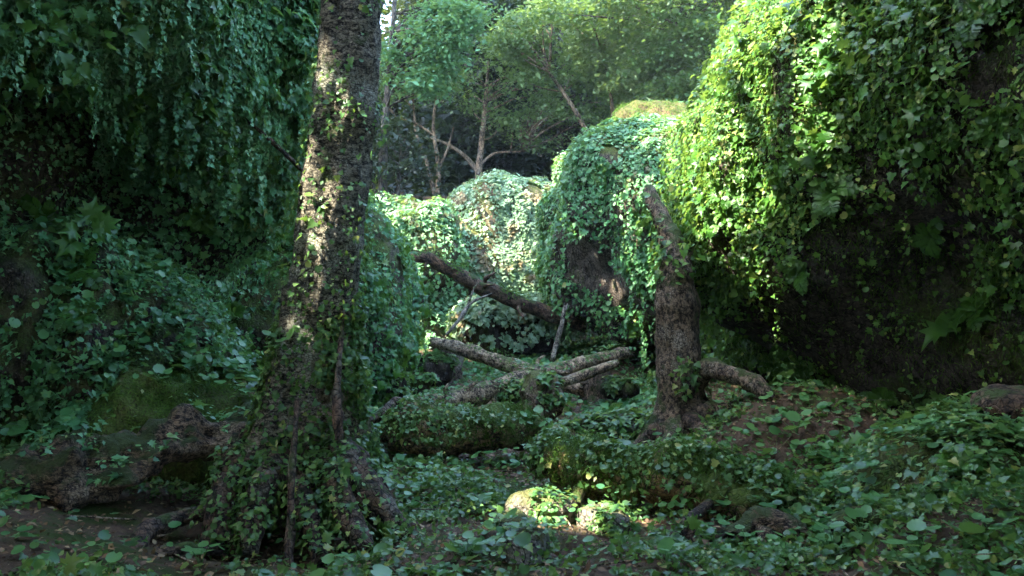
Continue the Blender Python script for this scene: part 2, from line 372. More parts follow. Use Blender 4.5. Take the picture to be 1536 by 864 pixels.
def catmull(pts, m):
    pts = np.asarray(pts, float); k = len(pts)
    if k == 2: return pts[0] + (pts[1] - pts[0]) * np.linspace(0, 1, m)[:, None]
    ext = np.vstack([2 * pts[0] - pts[1], pts, 2 * pts[-1] - pts[-2]])
    t = np.linspace(0, k - 1 - 1e-9, m); i = t.astype(int); f = (t - i)[:, None]
    p0, p1, p2, p3 = ext[i], ext[i + 1], ext[i + 2], ext[i + 3]
    return 0.5 * (2 * p1 + (p2 - p0) * f + (2 * p0 - 5 * p1 + 4 * p2 - p3) * f ** 2 + (3 * p1 - p0 - 3 * p2 + p3) * f ** 3)

def tube_geo(pts, rad, m=24, seg=12, amp=0.12, freq=3.0, seed=0, lobe=None, ragged=0.0, cap=True):
    pts = np.asarray(pts, float); rad = np.asarray(rad, float)
    pr = catmull(np.hstack([pts, rad[:, None]]), m); C = pr[:, :3]; R = np.maximum(pr[:, 3], 0.002)
    T = norm(np.gradient(C, axis=0))
    ref = np.array([0.0, 1.0, 0.0]) if abs(T[0, 1]) < 0.8 else np.array([1.0, 0, 0])
    U = []; u = ref
    for t in T:
        u = u - t * (u @ t); u = u / np.linalg.norm(u); U.append(u)
    U = np.array(U); W = np.cross(T, U)
    th = np.linspace(0, 2 * np.pi, seg, endpoint=False)
    dirs = U[:, None] * np.cos(th)[None, :, None] + W[:, None] * np.sin(th)[None, :, None]
    rr = np.repeat(R[:, None], seg, 1)
    if lobe is not None: rr = rr * lobe(th[None, :], np.linspace(0, 1, m)[:, None])
    V = C[:, None] + dirs * rr[..., None]
    q = V.reshape(-1, 3)
    d = fbm(q * freq + seed * 3.3, 4, seed).reshape(m, seg) * amp * rr
    V = V + dirs * d[..., None]
    if seg >= 16:
        Ls = np.concatenate([[0], np.cumsum(np.linalg.norm(np.diff(C, axis=0), axis=1))])
        k = 2.2 * seg / 24
        qq = np.stack([np.cos(th)[None] * k + 0 * Ls[:, None], np.sin(th)[None] * k + 0 * Ls[:, None], Ls[:, None] * 5.0 + 0 * th[None]], -1).reshape(-1, 3)
        rid = (0.5 - np.abs(fbm(qq + seed, 3, seed + 5))).reshape(m, seg)
        V = V + dirs * (rid * np.minimum(.10 * rr, .022))[..., None]
    if ragged:
        rg = np.random.default_rng(seed)
        V[0] -= T[0] * (rg.random((seg, 1)) * ragged); V[-1] += T[-1] * (rg.random((seg, 1)) * ragged)
    V = V.reshape(-1, 3)
    i = np.arange(m - 1)[:, None] * seg; j = np.arange(seg)[None]; jn = (j + 1) % seg
    Q = np.stack([i + j, i + jn, i + seg + jn, i + seg + j], -1).reshape(-1, 4)
    fs = [Q]
    if cap:
        V = np.vstack([V, C[0] + T[0] * (0.35 * ragged + 0.25 * R[0] * (ragged > 0)), C[-1] - T[-1] * (0.35 * ragged + .25 * R[-1] * (ragged > 0))]); k = m * seg
        j = np.arange(seg); jn = (j + 1) % seg
        fs = [np.vstack([np.stack([np.full(seg, k), jn, j], 1), np.stack([np.full(seg, k + 1), (m - 1) * seg + j, (m - 1) * seg + jn], 1)]), Q]
    return V, fs

SOLID = []     # surfaces that plants can be set on
def solid(V, F): SOLID.append((V, tri(F)))

# ------------------------------------------------------------------ haze
# (built once the structure below is known: a closed box round camera and scene)

# ------------------------------------------------------------------ ground
def ground_h(x, y):
    x = np.asarray(x, float); y = np.asarray(y, float)
    q = np.stack([x, y, 0 * x], -1).reshape(-1, 3)
    n = (0.10 * fbm(q * 0.55, 4, 5) + 0.035 * fbm(q * 2.6, 3, 8)).reshape(x.shape)
    h = n + 0.28 * smooth(1.3, 3.0, np.abs(x)) * (1 - smooth(10, 14, y))
    h = h + 0.25 * smooth(1.0, 2.6, x) * smooth(7.5, 5, y)
    h = h + 0.42 * np.exp(-((x - 2.25) ** 2 + (y - 7.7) ** 2) / .7)
    h = h - 0.20 * smooth(9, 11, y) * smooth(19, 16, y)
    h = h + 5.0 * smooth(4.2, 8.5, np.abs(x - 0.0)) * smooth(-4, 3, y)
    h = h + 4.0 * smooth(21.8, 27.0, y) + 13.0 * smooth(32, 90, y) + 0.25 * smooth(14, 20, y)
    return h
def axis(parts):
    return np.unique(np.concatenate([np.arange(a, b, s) for a, b, s in parts]))
gx = axis([(-90, -12, 2.5), (-12, -5, .5), (-5, 5, .07), (5, 12, .5), (12, 90.1, 2.5)])
gy = axis([(-40, 0, 2.0), (0, 3, .5), (3, 12, .07), (12, 26, .2), (26, 40, 1.0), (40, 130.1, 3.0)])
X, Y = np.meshgrid(gx, gy); GV = np.stack([X, Y, ground_h(X, Y)], -1).reshape(-1, 3)
i = np.arange(len(gy) - 1)[:, None] * len(gx); j = np.arange(len(gx) - 1)[None]
GF = np.stack([i + j, i + j + 1, i + len(gx) + j + 1, i + len(gx) + j], -1).reshape(-1, 4)
tag(mk("ground", GV, GF, M['ground']), kind="structure"); solid(GV, GF)
def gz(x, y): return float(ground_h(np.array([x]), np.array([y]))[0])

# ------------------------------------------------------------------ boulders
ROCKS = {}
def boulder(key, name, label, cat, geo, mat, cover=(), hang=()):
    V, F = geo; c = np.array([V[:, 0].mean(), V[:, 1].mean(), V[:, 2].min()])
    o = mk(name, V, F, mat, loc=c); tag(o, label, cat); solid(V, F); ROCKS[key] = (o, V, F)
    for k, (pname, kind, n, size, dens, m, kw) in enumerate(cover):
        p, nr = sample_surface(V, F, n, dens, 100 + k + len(ROCKS) * 10)
        if len(p) == 0: continue
        rng = np.random.default_rng(k + 5)
        sz = size * np.minimum(rng.lognormal(0, 0.42, len(p)), 1.9)
        LV, LF = drape(kind, p, nr, sz, 40 + k, **kw)
        mk(pname, LV, LF, M[m], parent=o, smooth_shade=False)
    for k, (ns, L, size, dens, m) in enumerate(hang):
        LV, LF = strands(V, F, ns, L, size, dens, 900 + k + len(ROCKS)); mk("hanging_strands", LV, LF, M[m], parent=o, smooth_shade=False)
    return o

def patches(freq, lo, hi, seed, stretch=(1, 1, .6)):
    return lambda p: smooth(lo, hi, fbm(p * freq * np.array(stretch), 3, seed))
def away(p, spots, soft=0.4):
    w = np.ones(len(p))
    for q, r in spots: w *= smooth(r * (1 - soft), r * (1 + soft), np.linalg.norm(p - np.array(q), axis=1) + 0.25 * r * fbm(p * 1.7, 2, 3))
    return w

# left cliff: leafy bulging top, dark recess below
geoA = rock_geo((-5.3, 9.4, 4.3), (3.15, 4.7, 3.3), 1, rotz=-0.10, power=2.8, amp=0.12, sub=6, pushes=[
    (P(110, 300, 6.6), -0.75, 1.0), (P(40, 220, 6.2), -0.6, 0.8), (P(250, 360, 7.6), -0.55, 0.9), (P(330, 400, 8.4), -0.25, 0.8), (P(330, 470, 8.4), -0.7, 0.7),
    (P(465, 10, 11.3), -1.5, 1.7), (P(200, 60, 6.6), 0.25, 0.9), (P(400, 120, 8.8), 0.2, 1.2)])
bareA = spots(geoA, [(55, 225, 75), (110, 265, 70), (205, 330, 85), (60, 120, 26), (335, 425, 62), (400, 380, 34), (270, 390, 60), (30, 60, 22)])
leafA = spots(geoA, [(200, 60, 110), (330, 100, 120), (420, 200, 110), (330, 220, 80), (250, 170, 80), (400, 300, 60), (80, 45, 75), (430, 50, 140), (125, 110, 45), (445, 390, 60), (260, 20, 110), (20, 20, 60)])
paleA = spots(geoA, [(400, 90, 190), (440, 240, 120), (290, 60, 130), (180, 60, 80)])
dA = lambda p, n: (0.35 + .75 * patches(1.5, -0.35, 0.2, 2)(p)) * np.maximum(0.05, (1 - away(p, leafA, .25))) * smooth(-1.05, -0.75, n[:, 2])
boulder('A', "cliff_boulder", "huge ivy draped cliff with dark hollow underneath behind the leaning trunk", "boulder", geoA, M['rock_dark'], [
    ("creeper_cover", 'ivy', 120000, 0.029, dA, 'cover_pale', {}),
    ("rim_creeper", 'ivy', 9000, 0.06, lambda p, n: smooth(10.8, 11.8, p[:, 1]) * smooth(-.9, -.4, n[:, 2]), 'cover', {}),
    ("dusty_creeper", 'ivy', 48000, 0.034, lambda p, n: (1 - away(p, paleA, .5)) * (.2 + patches(1.1, -.2, .3, 19)(p)), 'cover_pale', {}),
    ("creeper_tips", 'lobed', 5000, 0.055, lambda p, n: dA(p, n) * smooth(0.1, .5, fbm(p * 1.6, 2, 44)), 'cover', dict(lift=(0.05, 0.2), outward=0.5)),
    ("moss_cover", 'blade', 26000, 0.045, lambda p, n: (.25 + patches(1.6, -0.1, 0.35, 12)(p)) * np.maximum(.1, away(p, leafA, .25)), 'moss_tuft', dict(lift=(0, 0.01), jit=0.8, tj=0.8, clump=0))],
    [(380, .5, .029, dA, 'cover_pale'), (150, .5, .07, dA, 'fern')])

# left ledge slab under the cliff
geoL = rock_geo((-3.85, 7.4, 0.75), (1.6, 1.2, 1.12), 2, rotz=0.25, power=2.3, amp=0.26, pushes=[(P(230, 400, 6.6), -0.25, .5), (P(40, 330, 6.2), .3, .6)])
bareL = spots(geoL, [(185, 470, 30), (225, 535, 32), (150, 400, 18), (60, 420, 22), (270, 500, 18)])
boulder('L', "ledge_rock", "sloping ledge rock thick with round leaves at the left edge", "boulder", geoL, M['rock_dark'], [
    ("creeper_cover", 'ivy', 22000, 0.032, lambda p, n: away(p, bareL) * (.3 + patches(1.4, -.4, .2, 3)(p)), 'cover', dict(lift=(0.02, 0.13))),
    ("leaf_tufts", 'round', 1800, 0.045, lambda p, n: away(p, bareL) * smooth(-.1, .4, n[:, 2]) * (.15 + patches(1.9, -.1, .3, 8)(p)), 'broad', dict(lift=(0.03, 0.20), up=.7, jit=.9))])

# mossy mound bottom left
geoMd = rock_geo((-2.85, 6.95, 0.25), (1.05, 0.72, 0.72), 3, rotz=0.1, power=2.2, amp=0.12)
boulder('Mound', "mossy_boulder", "rounded boulder under bright green moss at the lower left", "boulder", geoMd, M['moss'], [
    ("moss_cover", 'blade', 30000, 0.036, lambda p, n: smooth(-.3, .2, n[:, 2]) * (.2 + patches(3, -.3, .3, 70)(p)), 'moss_tuft', dict(lift=(0, 0.008), jit=0.8, tj=1.2)),
    ("leaf_tufts", 'round', 1100, 0.066, lambda p, n: patches(2.2, -.15, .25, 4)(p) * smooth(0, .4, n[:, 2]), 'broad', dict(lift=(0.04, 0.15), up=1.0)),
    ("creeper_cover", 'ivy', 1200, 0.04, lambda p, n: patches(2.0, 0.05, .35, 9)(p), 'cover', {})])

# far left wall right of the trunk
geoB = rock_geo((-3.62, 14.2, 1.1), (2.0, 3.4, 2.5), 4, rotz=-0.06, power=2.0, amp=0.16, pushes=[(P(540, 430, 13), 0.2, .8)])
boulder('B', "wall_boulder", "tall creeper covered rock wall right behind the leaning trunk", "boulder", geoB, M['rock'], [
    ("creeper_cover", 'ivy', 48000, 0.047, lambda p, n: .35 + patches(.9, -.3, .2, 6)(p), 'cover', {}),
    ("creeper_tips", 'lobed', 2600, 0.08, lambda p, n: patches(1.3, -.1, .3, 61)(p), 'fern', dict(lift=(0.05, 0.2), outward=0.5))],
    [(300, .9, .048, lambda p, n: 1 + 0 * p[:, 0], 'cover')])

# back left hump
geoBL = rock_geo((-2.25, 20.6, 1.3), (1.25, 1.3, 1.9), 5, power=2.3, amp=0.28)
boulder('BL', "scrubby_boulder", "bushy hump between the leaning trunk and the pale boulder", "boulder", geoBL, M['rock'], [
    ("creeper_cover", 'ivy', 22000, 0.065, lambda p, n: .3 + patches(.9, -.2, .3, 16)(p), 'dusty', dict(lift=(0.02, .2), clump=.25, cf=1.3))])

# back middle pale boulder
geoBM = rock_geo((0.0, 22.4, 1.75), (1.72, 1.9, 2.3), 6, power=3.0, amp=0.12, freq=1.0, pushes=[(P(680, 275, 21), -.35, .7), (P(690, 440, 21), -.35, .5), (P(760, 520, 21), -.4, .7)])
bareM = [(P(690, 450, 21), .55), (P(800, 290, 21), .30), (P(790, 390, 21), .28)]
boulder('BM', "pale_boulder", "tall pale boulder with grey green creeper at the end of the gorge", "boulder", geoBM, M['rock_pale'], [
    ("creeper_cover", 'ivy', 52000, 0.055, lambda p, n: away(p, bareM) * (.2 + patches(1.3, -.25, .2, 7)(p)), 'pale', dict(clump=.1))],
    [(90, .8, .06, lambda p, n: away(p, bareM), 'pale')])

# overhung block in front of it
geoBC = rock_geo((0.02, 18.6, 0.70), (1.12, 0.75, 0.55), 7, power=2.4, amp=0.14, sub=5, pushes=[(P(765, 510, 17.6), -.35, .5)])
boulder('BC', "undercut_boulder", "low undercut boulder with dark hollow below the pale boulder", "boulder", geoBC, M['rock_dark'], [
    ("creeper_cover", 'ivy', 11000, 0.06, lambda p, n: smooth(-.35, .35, n[:, 2]), 'pale', dict(lift=(.02, .2)))])

# back right boulder
geoBR = rock_geo((3.38, 17.9, 2.45), (2.55, 2.6, 2.2), 8, rotz=0.0, power=2.6, amp=0.13, pushes=[(P(870, 420, 16), -.55, .75), (P(920, 500, 16), -.5, .8), (P(900, 210, 16), .2, .6), (P(940, 170, 17.5), -.5, .6), (P(850, 300, 16.3), .2, .4)])
bareR2 = spots(geoBR, [(872, 415, 50), (905, 440, 34), (850, 400, 30), (905, 205, 16)])
boulder('BR', "far_boulder", "big far boulder with bare streaked undercut beside the pale boulder", "boulder", geoBR, M['rock'], [
    ("creeper_cover", 'ivy', 42000, 0.055, lambda p, n: away(p, bareR2) * smooth(-.8, -.3, n[:, 2]) * (.3 + patches(1.0, -.3, .2, 9)(p)), 'cover', {}),
    ("dusty_creeper", 'ivy', 18000, 0.055, lambda p, n: away(p, bareR2) * smooth(2.2, 4.2, p[:, 2]), 'dusty', {})],
    [(300, 1.0, .055, lambda p, n: away(p, bareR2), 'cover')])
boulder('BT', "capstone", "brownish mossy capstone on top of the far boulder", "boulder", rock_geo((3.0, 19.6, 4.75), (.95, .8, .62), 9, amp=.15, sub=5), M['moss_gold'], [
    ("moss_cover", 'blade', 3500, .07, lambda p, n: smooth(-.2, .3, n[:, 2]), 'moss_tuft', dict(lift=(0, .02), jit=.7, tj=1))])
boulder('BY', "golden_moss_rock", "small rock with yellow moss wedged between pale and far boulder", "boulder", rock_geo(P(852, 262, 19.5), (.26, .3, .38), 10, amp=.25, sub=5), M['moss'], [("creeper_cover", 'ivy', 700, .05, lambda p, n: patches(2, -.2, .3, 5)(p), 'dusty', {}), 
    ("moss_cover", 'blade', 1500, .05, lambda p, n: 1 + 0 * p[:, 0], 'moss_tuft', dict(lift=(0, .02), jit=.7, tj=1))])

# right cliff: sunlit leafy flank and shaded undercut
geoR = rock_geo((5.36, 9.7, 2.45), (3.35, 4.9, 2.6), 11, rotz=0.10, power=2.5, amp=0.11, sub=6, pushes=[
    (P(1330, 480, 6.4), -0.75, 1.0), (P(1480, 560, 5.6), -0.9, 1.0), (P(1200, 560, 8.2), -0.45, .8), (P(1030, 350, 10.5), -0.3, .45),
    (P(1100, 430, 9.4), .25, .5), (P(1250, 200, 7.6), .15, .8), (P(1450, 330, 5.8), .25, .6)])
bareR = spots(geoR, [(1330, 450, 75), (1420, 560, 95), (1500, 545, 95), (1270, 545, 62), (1345, 275, 34), (1500, 70, 50), (1300, 350, 45), (1180, 505, 36), (1060, 370, 26), (1375, 390, 40), (1150, 100, 22), (1110, 150, 20), (1085, 65, 16), (1175, 40, 14), (1062, 195, 15), (1130, 230, 14), (1050, 300, 12), (1230, 260, 16), (1300, 250, 40), (1250, 400, 48), (1420, 260, 36), (1400, 450, 70), (1340, 560, 70), (1240, 470, 45), (1450, 420, 40)])
dR = lambda p, n: (0.5 + .6 * patches(1.2, -0.35, 0.2, 22)(p)) * (0.05 + away(p, bareR)) * smooth(-0.85, -0.35, n[:, 2])
boulder('R', "cliff_boulder", "huge overhanging cliff with sunlit leafy flank on the right", "boulder", geoR, M['rock_dark'], [
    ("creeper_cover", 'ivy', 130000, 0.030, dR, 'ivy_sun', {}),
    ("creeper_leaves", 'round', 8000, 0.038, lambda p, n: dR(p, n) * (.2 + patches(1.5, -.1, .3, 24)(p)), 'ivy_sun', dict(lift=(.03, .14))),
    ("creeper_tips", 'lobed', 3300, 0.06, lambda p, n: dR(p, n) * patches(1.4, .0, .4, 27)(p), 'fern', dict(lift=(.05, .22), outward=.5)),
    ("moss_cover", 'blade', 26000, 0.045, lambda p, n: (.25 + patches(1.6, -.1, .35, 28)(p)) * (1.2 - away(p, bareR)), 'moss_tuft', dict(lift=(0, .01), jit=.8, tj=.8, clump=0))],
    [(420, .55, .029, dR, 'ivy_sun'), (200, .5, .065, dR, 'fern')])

# right foreground bank and rock at the edge
geoRB = rock_geo((3.0, 5.7, 0.10), (1.0, .8, .62), 12, rotz=.3, power=2.1, amp=.13, sub=5)
boulder('RB', "bank_rock", "low leafy hummock beneath the right overhang", "boulder", geoRB, M['rock'], [
    ("creeper_cover", 'ivy', 5000, .036, lambda p, n: smooth(-.2, .3, n[:, 2]) * (.25 + patches(1.8, -.2, .3, 31)(p)), 'ivy', dict(lift=(.02, .12), up=.9)),
    ("leaf_tufts", 'round', 500, .045, lambda p, n: smooth(0, .4, n[:, 2]) * patches(2, 0, .3, 32)(p), 'broad', dict(lift=(.04, .16), up=1))])
boulder('RE', "edge_rock", "brown rounded rock half hidden in shade at the right edge", "boulder", rock_geo(P(1520, 606, 5.6), (.20, .25, .11), 13, amp=.25, sub=5), M['log_dark'], [])

# small stones on the floor
STONE = [  # px, py(base), d, (rx,ry,rz), material, label
    (770, 832, 5.5, (.10, .12, .10), 'stone', "grey angular stone in the ivy at the bottom centre"),
    (792, 866, 5.0, (.13, .10, .10), 'stone', "grey stone cut by the bottom edge of the picture"),
    (812, 786, 6.0, (.22, .15, .12), 'stone_pale', "pale sunlit stone in the middle of the ground ivy"),
    (858, 738, 6.9, (.12, .12, .10), 'stone_pale', "small sunlit stone at the tip of the long mossy log"),
    (905, 812, 5.7, (.20, .12, .09), 'stone_pale', "long flat stone among sunlit leaves right of centre"),
    (814, 614, 11.6, (.26, .25, .30), 'rock_pale', "tan rounded stone in front of the crossed logs"),
    (772, 605, 12.2, (.20, .2, .16), 'rock', "dark stone left of the tan rounded stone"),
    (842, 662, 9.3, (.17, .14, .10), 'rock_pale', "brown stone right of the hollow mossy log"),
    (945, 642, 9.8, (.36, .2, .10), 'stone', "flat grey slab left of the broken trunk"),
    (900, 655, 9.6, (.28, .18, .13), 'rock', "mossy brown stone under the flat grey slab"),
    (572, 700, 8.0, (.13, .12, .08), 'rock_dark', "dark stone beside the base of the leaning trunk"),
    (655, 568, 15.3, (.42, .3, .28), 'rock_dark', "largest of the dark rocks left of the crossed logs"),
    (620, 585, 14.3, (.30, .25, .18), 'rock_dark', "dark rock at the foot of the far left wall"),
    (585, 590, 13.2, (.26, .25, .20), 'rock_dark', "dark rounded rock nearest the trunk in the gap"),
    (930, 592, 13.4, (.30, .2, .14), 'rock_dark', "dark slab between the far stump and the broken trunk"),
    (1285, 835, 5.1, (.16, .14, .09), 'rock_dark', "dark mossy stone in the right foreground"),
    (680, 640, 11.0, (.20, .15, .10), 'rock', "brown stone behind the hollow mossy log"),
    (610, 640, 10.3, (.22, .18, .13), 'rock', "brown stone beside the looping root"),
    (345, 620, 7.2, (.22, .2, .20), 'rock_pale', "pale rock wedged left of the leaning trunk"),
    (985, 840, 5.3, (.12, .1, .06), 'rock', "small brown stone near the bottom right branch"),
]
for k, (px, py, d, r, m, lab) in enumerate(STONE):
    q = P(px, py, d); q[2] = max(q[2], gz(q[0], q[1]) - 0.02) + r[2] * 0.55
    V, F = rock_geo(q, r, 50 + k, rotz=k * 1.3, power=3.0 if 'stone' in m else 2.3, amp=.22, sub=4, freq=1.2)
    o = mk("stone", V, F, M[m], loc=(q[0], q[1], V[:, 2].min())); tag(o, lab, "stone", "stones lying on the gorge floor"); solid(V, F)
    p, nr = sample_surface(V, F, int(900 * max(r)), lambda p, n: smooth(-.3, .4, n[:, 2]) * patches(5, -.2, .4, k)(p), k)
    LV, LF = drape('ivy', p, nr, (.032 if d < 9 else .055) * np.random.default_rng(k).lognormal(0, .3, len(p)), k, clump=0, up=1, lift=(.005, .05)); mk("ivy", LV, LF, M['ivy'], parent=o, smooth_shade=False)

# ------------------------------------------------------------------ logs, branches, roots on the floor
def log(name, label, cat, px, mat, m=70, seg=28, amp=.2, freq=4.0, seed=0, ragged=.16, cover=(), branches=(), lobe=None, group=None, stubs=0):
    """px: list of (px, py, depth, radius)"""
    rj = np.random.default_rng(seed * 13)
    pts = [P(a, b, d) for a, b, d, r in px]; rad = [r for *_, r in px]
    pr = catmull(np.hstack([np.array(pts), np.array(rad)[:, None]]), 3 * len(px))
    pr[1:-1, :3] += rj.normal(0, .10, (len(pr) - 2, 3)) * pr[1:-1, 3:4]; pr[:, 3] *= rj.uniform(.87, 1.12, len(pr))
    pts, rad = pr[:, :3], pr[:, 3]
    V, F = tube_geo(pts, rad, m, seg, amp, freq, seed, lobe, ragged)
    c = np.array([V[:, 0].mean(), V[:, 1].mean(), V[:, 2].min()])
    o = mk(name, V, F, M[mat], loc=c); tag(o, label, cat, group); solid(V, F)
    for k in range(stubs):
        i = rj.integers(2, len(pts) - 2); ax = norm(pts[i + 1] - pts[i]); u = norm(rj.normal(0, 1, 3) + [0, -.4, .6]); u = norm(u - ax * (u @ ax) * .8); L = rj.uniform(.8, 2.0) * rad[i]
        bV, bF = tube_geo([pts[i] + u * rad[i] * .5, pts[i] + u * (rad[i] + L * .5), pts[i] + u * (rad[i] + L) + ax * L * .3], [rad[i] * .38, rad[i] * .26, rad[i] * .16], 14, 10, .35, 9, seed + k, None, .04)
        mk("branch_stub", bV, bF, M[mat], parent=o)
    for k, bpx in enumerate(branches):
        bV, bF = tube_geo([P(a, b, d) for a, b, d, r in bpx], [r for *_, r in bpx], 16, 8, amp, freq, seed + k + 1, None, .03)
        mk("branch_stub", bV, bF, M[mat], parent=o)
    for k, (pname, kind, n, size, dens, mm, kw) in enumerate(cover):
        p, nr = sample_surface(V, F, n, dens, seed * 7 + k)
        LV, LF = drape(kind, p, nr, size * np.random.default_rng(k).lognormal(0, .3, len(p)), seed + k, **kw)
        mk(pname, LV, LF, M[mm], parent=o, smooth_shade=False)
    return o
topside = lambda lo=-.1, hi=.5, f=2.0, a=-.3, b=.3, s=1: (lambda p, n: smooth(lo, hi, n[:, 2]) * patches(f, a, b, s)(p))

log("fallen_log", "thin dark log leaning across in front of the pale boulder", "log",
    [(600, 396, 17.2, .07), (635, 386, 17.3, .10), (690, 412, 17.4, .125), (745, 440, 17.5, .13), (810, 466, 17.6, .13), (872, 489, 17.7, .10)], 'log_dark', seed=21, stubs=5, amp=.22,
    cover=[("moss_cover", 'oval', 500, .05, topside(s=3), 'moss_tuft', dict(up=1))])
log("fallen_log", "straight brown log pointing right behind the crossing log", "log",
    [(655, 516, 15.2, .095), (705, 528, 14.8, .115), (760, 546, 14.4, .125), (830, 572, 14.0, .12), (868, 582, 13.8, .10)], 'log', seed=22, stubs=3, amp=.1,
    cover=[("moss_cover", 'oval', 350, .035, topside(.1, .7, s=4), 'moss_tuft', dict(up=1))])
log("fallen_log", "long brown log crossing the gorge from lower left to right", "log",
    [(622, 608, 11.6, .08), (680, 599, 11.8, .115), (760, 577, 12.3, .13), (840, 556, 12.9, .125), (900, 540, 13.3, .105), (936, 530, 13.6, .08)], 'log', seed=23, stubs=4, amp=.12, m=40,
    cover=[("ivy_cover", 'ivy', 350, .04, topside(0, .5, 2.0, .1, .5, 5), 'ivy', dict(up=1)), ("moss_cover", 'oval', 500, .03, topside(.2, .7, s=6), 'moss_tuft', dict(up=1))],
    branches=[[(822, 580, 12.7, .06), (860, 568, 12.75, .075), (905, 552, 12.9, .07), (925, 545, 13.0, .05)]])
log("fallen_log", "short thick hollow log smothered in moss and ivy", "log",
    [(603, 646, 8.2, .16), (640, 655, 8.1, .225), (700, 654, 8.05, .215), (755, 646, 8.1, .225), (786, 640, 8.2, .16)], 'log_moss', seed=24, amp=.5, freq=2.6, seg=40, m=70, ragged=.22,
    cover=[("ivy_cover", 'ivy', 1500, .030, topside(-.3, .4, 2.2, -.5, .2, 7), 'ivy', dict(lift=(.01, .06))), ("moss_cover", 'blade', 12000, .034, lambda p, n: smooth(-.6, 0, n[:, 2]) * (.1 + patches(3, -.2, .3, 71)(p)), 'moss_tuft', dict(lift=(0, .01), jit=.8, tj=1))])
log("fallen_log", "long dark mossy log lying across the right middle ground", "log",
    [(826, 688, 6.75, .13), (880, 700, 6.55, .18), (960, 710, 6.3, .185), (1050, 730, 6.15, .195), (1130, 752, 6.0, .175), (1215, 776, 5.85, .12)], 'log_moss', seed=25, stubs=2, amp=.26, freq=4.5, seg=40, m=110, ragged=.2,
    cover=[("ivy_cover", 'ivy', 2300, .030, topside(-.8, .1, 2.0, -.6, .2, 8), 'ivy', dict(lift=(.01, .06))), ("moss_cover", 'blade', 20000, .034, lambda p, n: smooth(-.6, 0, n[:, 2]) * (.1 + patches(3, -.2, .3, 72)(p)), 'moss_tuft', dict(lift=(0, .01), jit=.8, tj=1))])
lobF = lambda th, s: 1 + .16 * np.sin(3 * th + 1) + .10 * np.sin(5 * th + 6 * s)
log("rotten_log", "big rotten brown log with a broken hollow end at the lower left", "log",
    [(40, 712, 5.7, .13), (75, 710, 5.7, .17), (130, 705, 5.75, .175), (200, 690, 5.85, .15), (270, 668, 6.0, .135), (340, 655, 6.2, .125), (390, 640, 6.4, .10)], 'rot', seed=26, amp=.42, freq=6.0, seg=48, m=110, ragged=.30, lobe=lobF,
    cover=[("ivy_cover", 'ivy', 330, .035, topside(.1, .6, 3.0, -.05, .3, 9), 'cover', dict(up=1))])
log("root", "dark thick root arching down at the bottom left", "root",
    [(318, 768, 5.7, .04), (270, 776, 5.6, .05), (225, 796, 5.4, .055), (190, 836, 5.1, .055), (165, 885, 4.9, .05)], 'bark_root', seed=27)
log("root", "low dark root by the bottom edge left of the trunk", "root",
    [(305, 824, 5.3, .03), (262, 824, 5.25, .04), (225, 842, 5.1, .042), (200, 880, 4.9, .04)], 'bark_root', seed=28)
log("looped_branch", "brown branch bent into a loop right of the leaning trunk", "branch",
    [(505, 640, 8.0, .04), (545, 632, 8.1, .045), (578, 618, 8.2, .05), (592, 604, 8.3, .05), (606, 612, 8.3, .05), (604, 638, 8.3, .045)], 'bark_root', seed=29, m=40, ragged=.02)
log("branch", "thin broken branch lying over the long mossy log", "branch",
    [(1030, 700, 6.7, .025), (1075, 710, 6.6, .035), (1130, 728, 6.5, .035), (1160, 742, 6.45, .03)], 'log_dark', seed=30, stubs=3)
log("stick", "short brown stick in the dark leaves right of the long log", "branch",
    [(1198, 734, 6.3, .014), (1225, 726, 6.35, .016), (1253, 714, 6.4, .012)], 'log', seed=31, seg=8)
log("branch", "knobbly branch running off the bottom edge right of centre", "branch",
    [(1062, 756, 5.9, .03), (1036, 780, 5.6, .045), (1030, 800, 5.5, .055), (1048, 815, 5.4, .045), (1065, 850, 5.2, .045), (1085, 890, 5.0, .05)], 'bark_root', seed=32, m=34)
log("branch", "short brown branch at the bottom centre beside grey stone", "branch",
    [(612, 826, 5.45, .028), (650, 826, 5.4, .032), (690, 818, 5.4, .028)], 'log', seed=33, seg=10,
    branches=[[(668, 822, 5.4, .03), (655, 850, 5.1, .04), (645, 890, 4.9, .045)]])
log("stick", "upright grey stick leaning by the dark log", "branch",
    [(830, 534, 15.6, .045), (838, 505, 15.6, .045), (846, 468, 15.6, .03)], 'wood_pale', seed=34, seg=8)
log("forked_stick", "pale forked dead twig in front of the pale boulder", "branch",
    [(672, 500, 16.5, .03), (690, 478, 16.5, .035), (706, 455, 16.5, .03), (728, 444, 16.5, .015)], 'wood_pale', seed=35, seg=8, branches=[[(700, 462, 16.5, .02), (708, 440, 16.5, .016), (716, 424, 16.5, .01)]])
log("root", "gnarled brown root clump in the right foreground ivy", "root",
    [(1105, 800, 5.5, .05), (1140, 785, 5.55, .09), (1180, 790, 5.5, .07), (1210, 815, 5.4, .04)], 'rot', seed=36, amp=.5, freq=7, seg=20, branches=[[(1150, 800, 5.45, .05), (1145, 830, 5.35, .04), (1150, 855, 5.3, .02)], [(1185, 795, 5.45, .045), (1195, 825, 5.35, .03), (1190, 850, 5.3, .02)]])
log("root", "brown decayed stub under the right bank", "root",
    [(1345, 790, 5.2, .07), (1375, 772, 5.2, .08), (1410, 790, 5.15, .05)], 'rot', seed=37, amp=.5, freq=7, seg=20)
log("thin_vine", "dark woody vine stem across the left cliff near the trunk", "vine",
    [(375, 185, 7.9, .012), (400, 205, 8.1, .018), (425, 228, 8.3, .02), (452, 255, 8.6, .015)], 'log_dark', seed=38, seg=8)
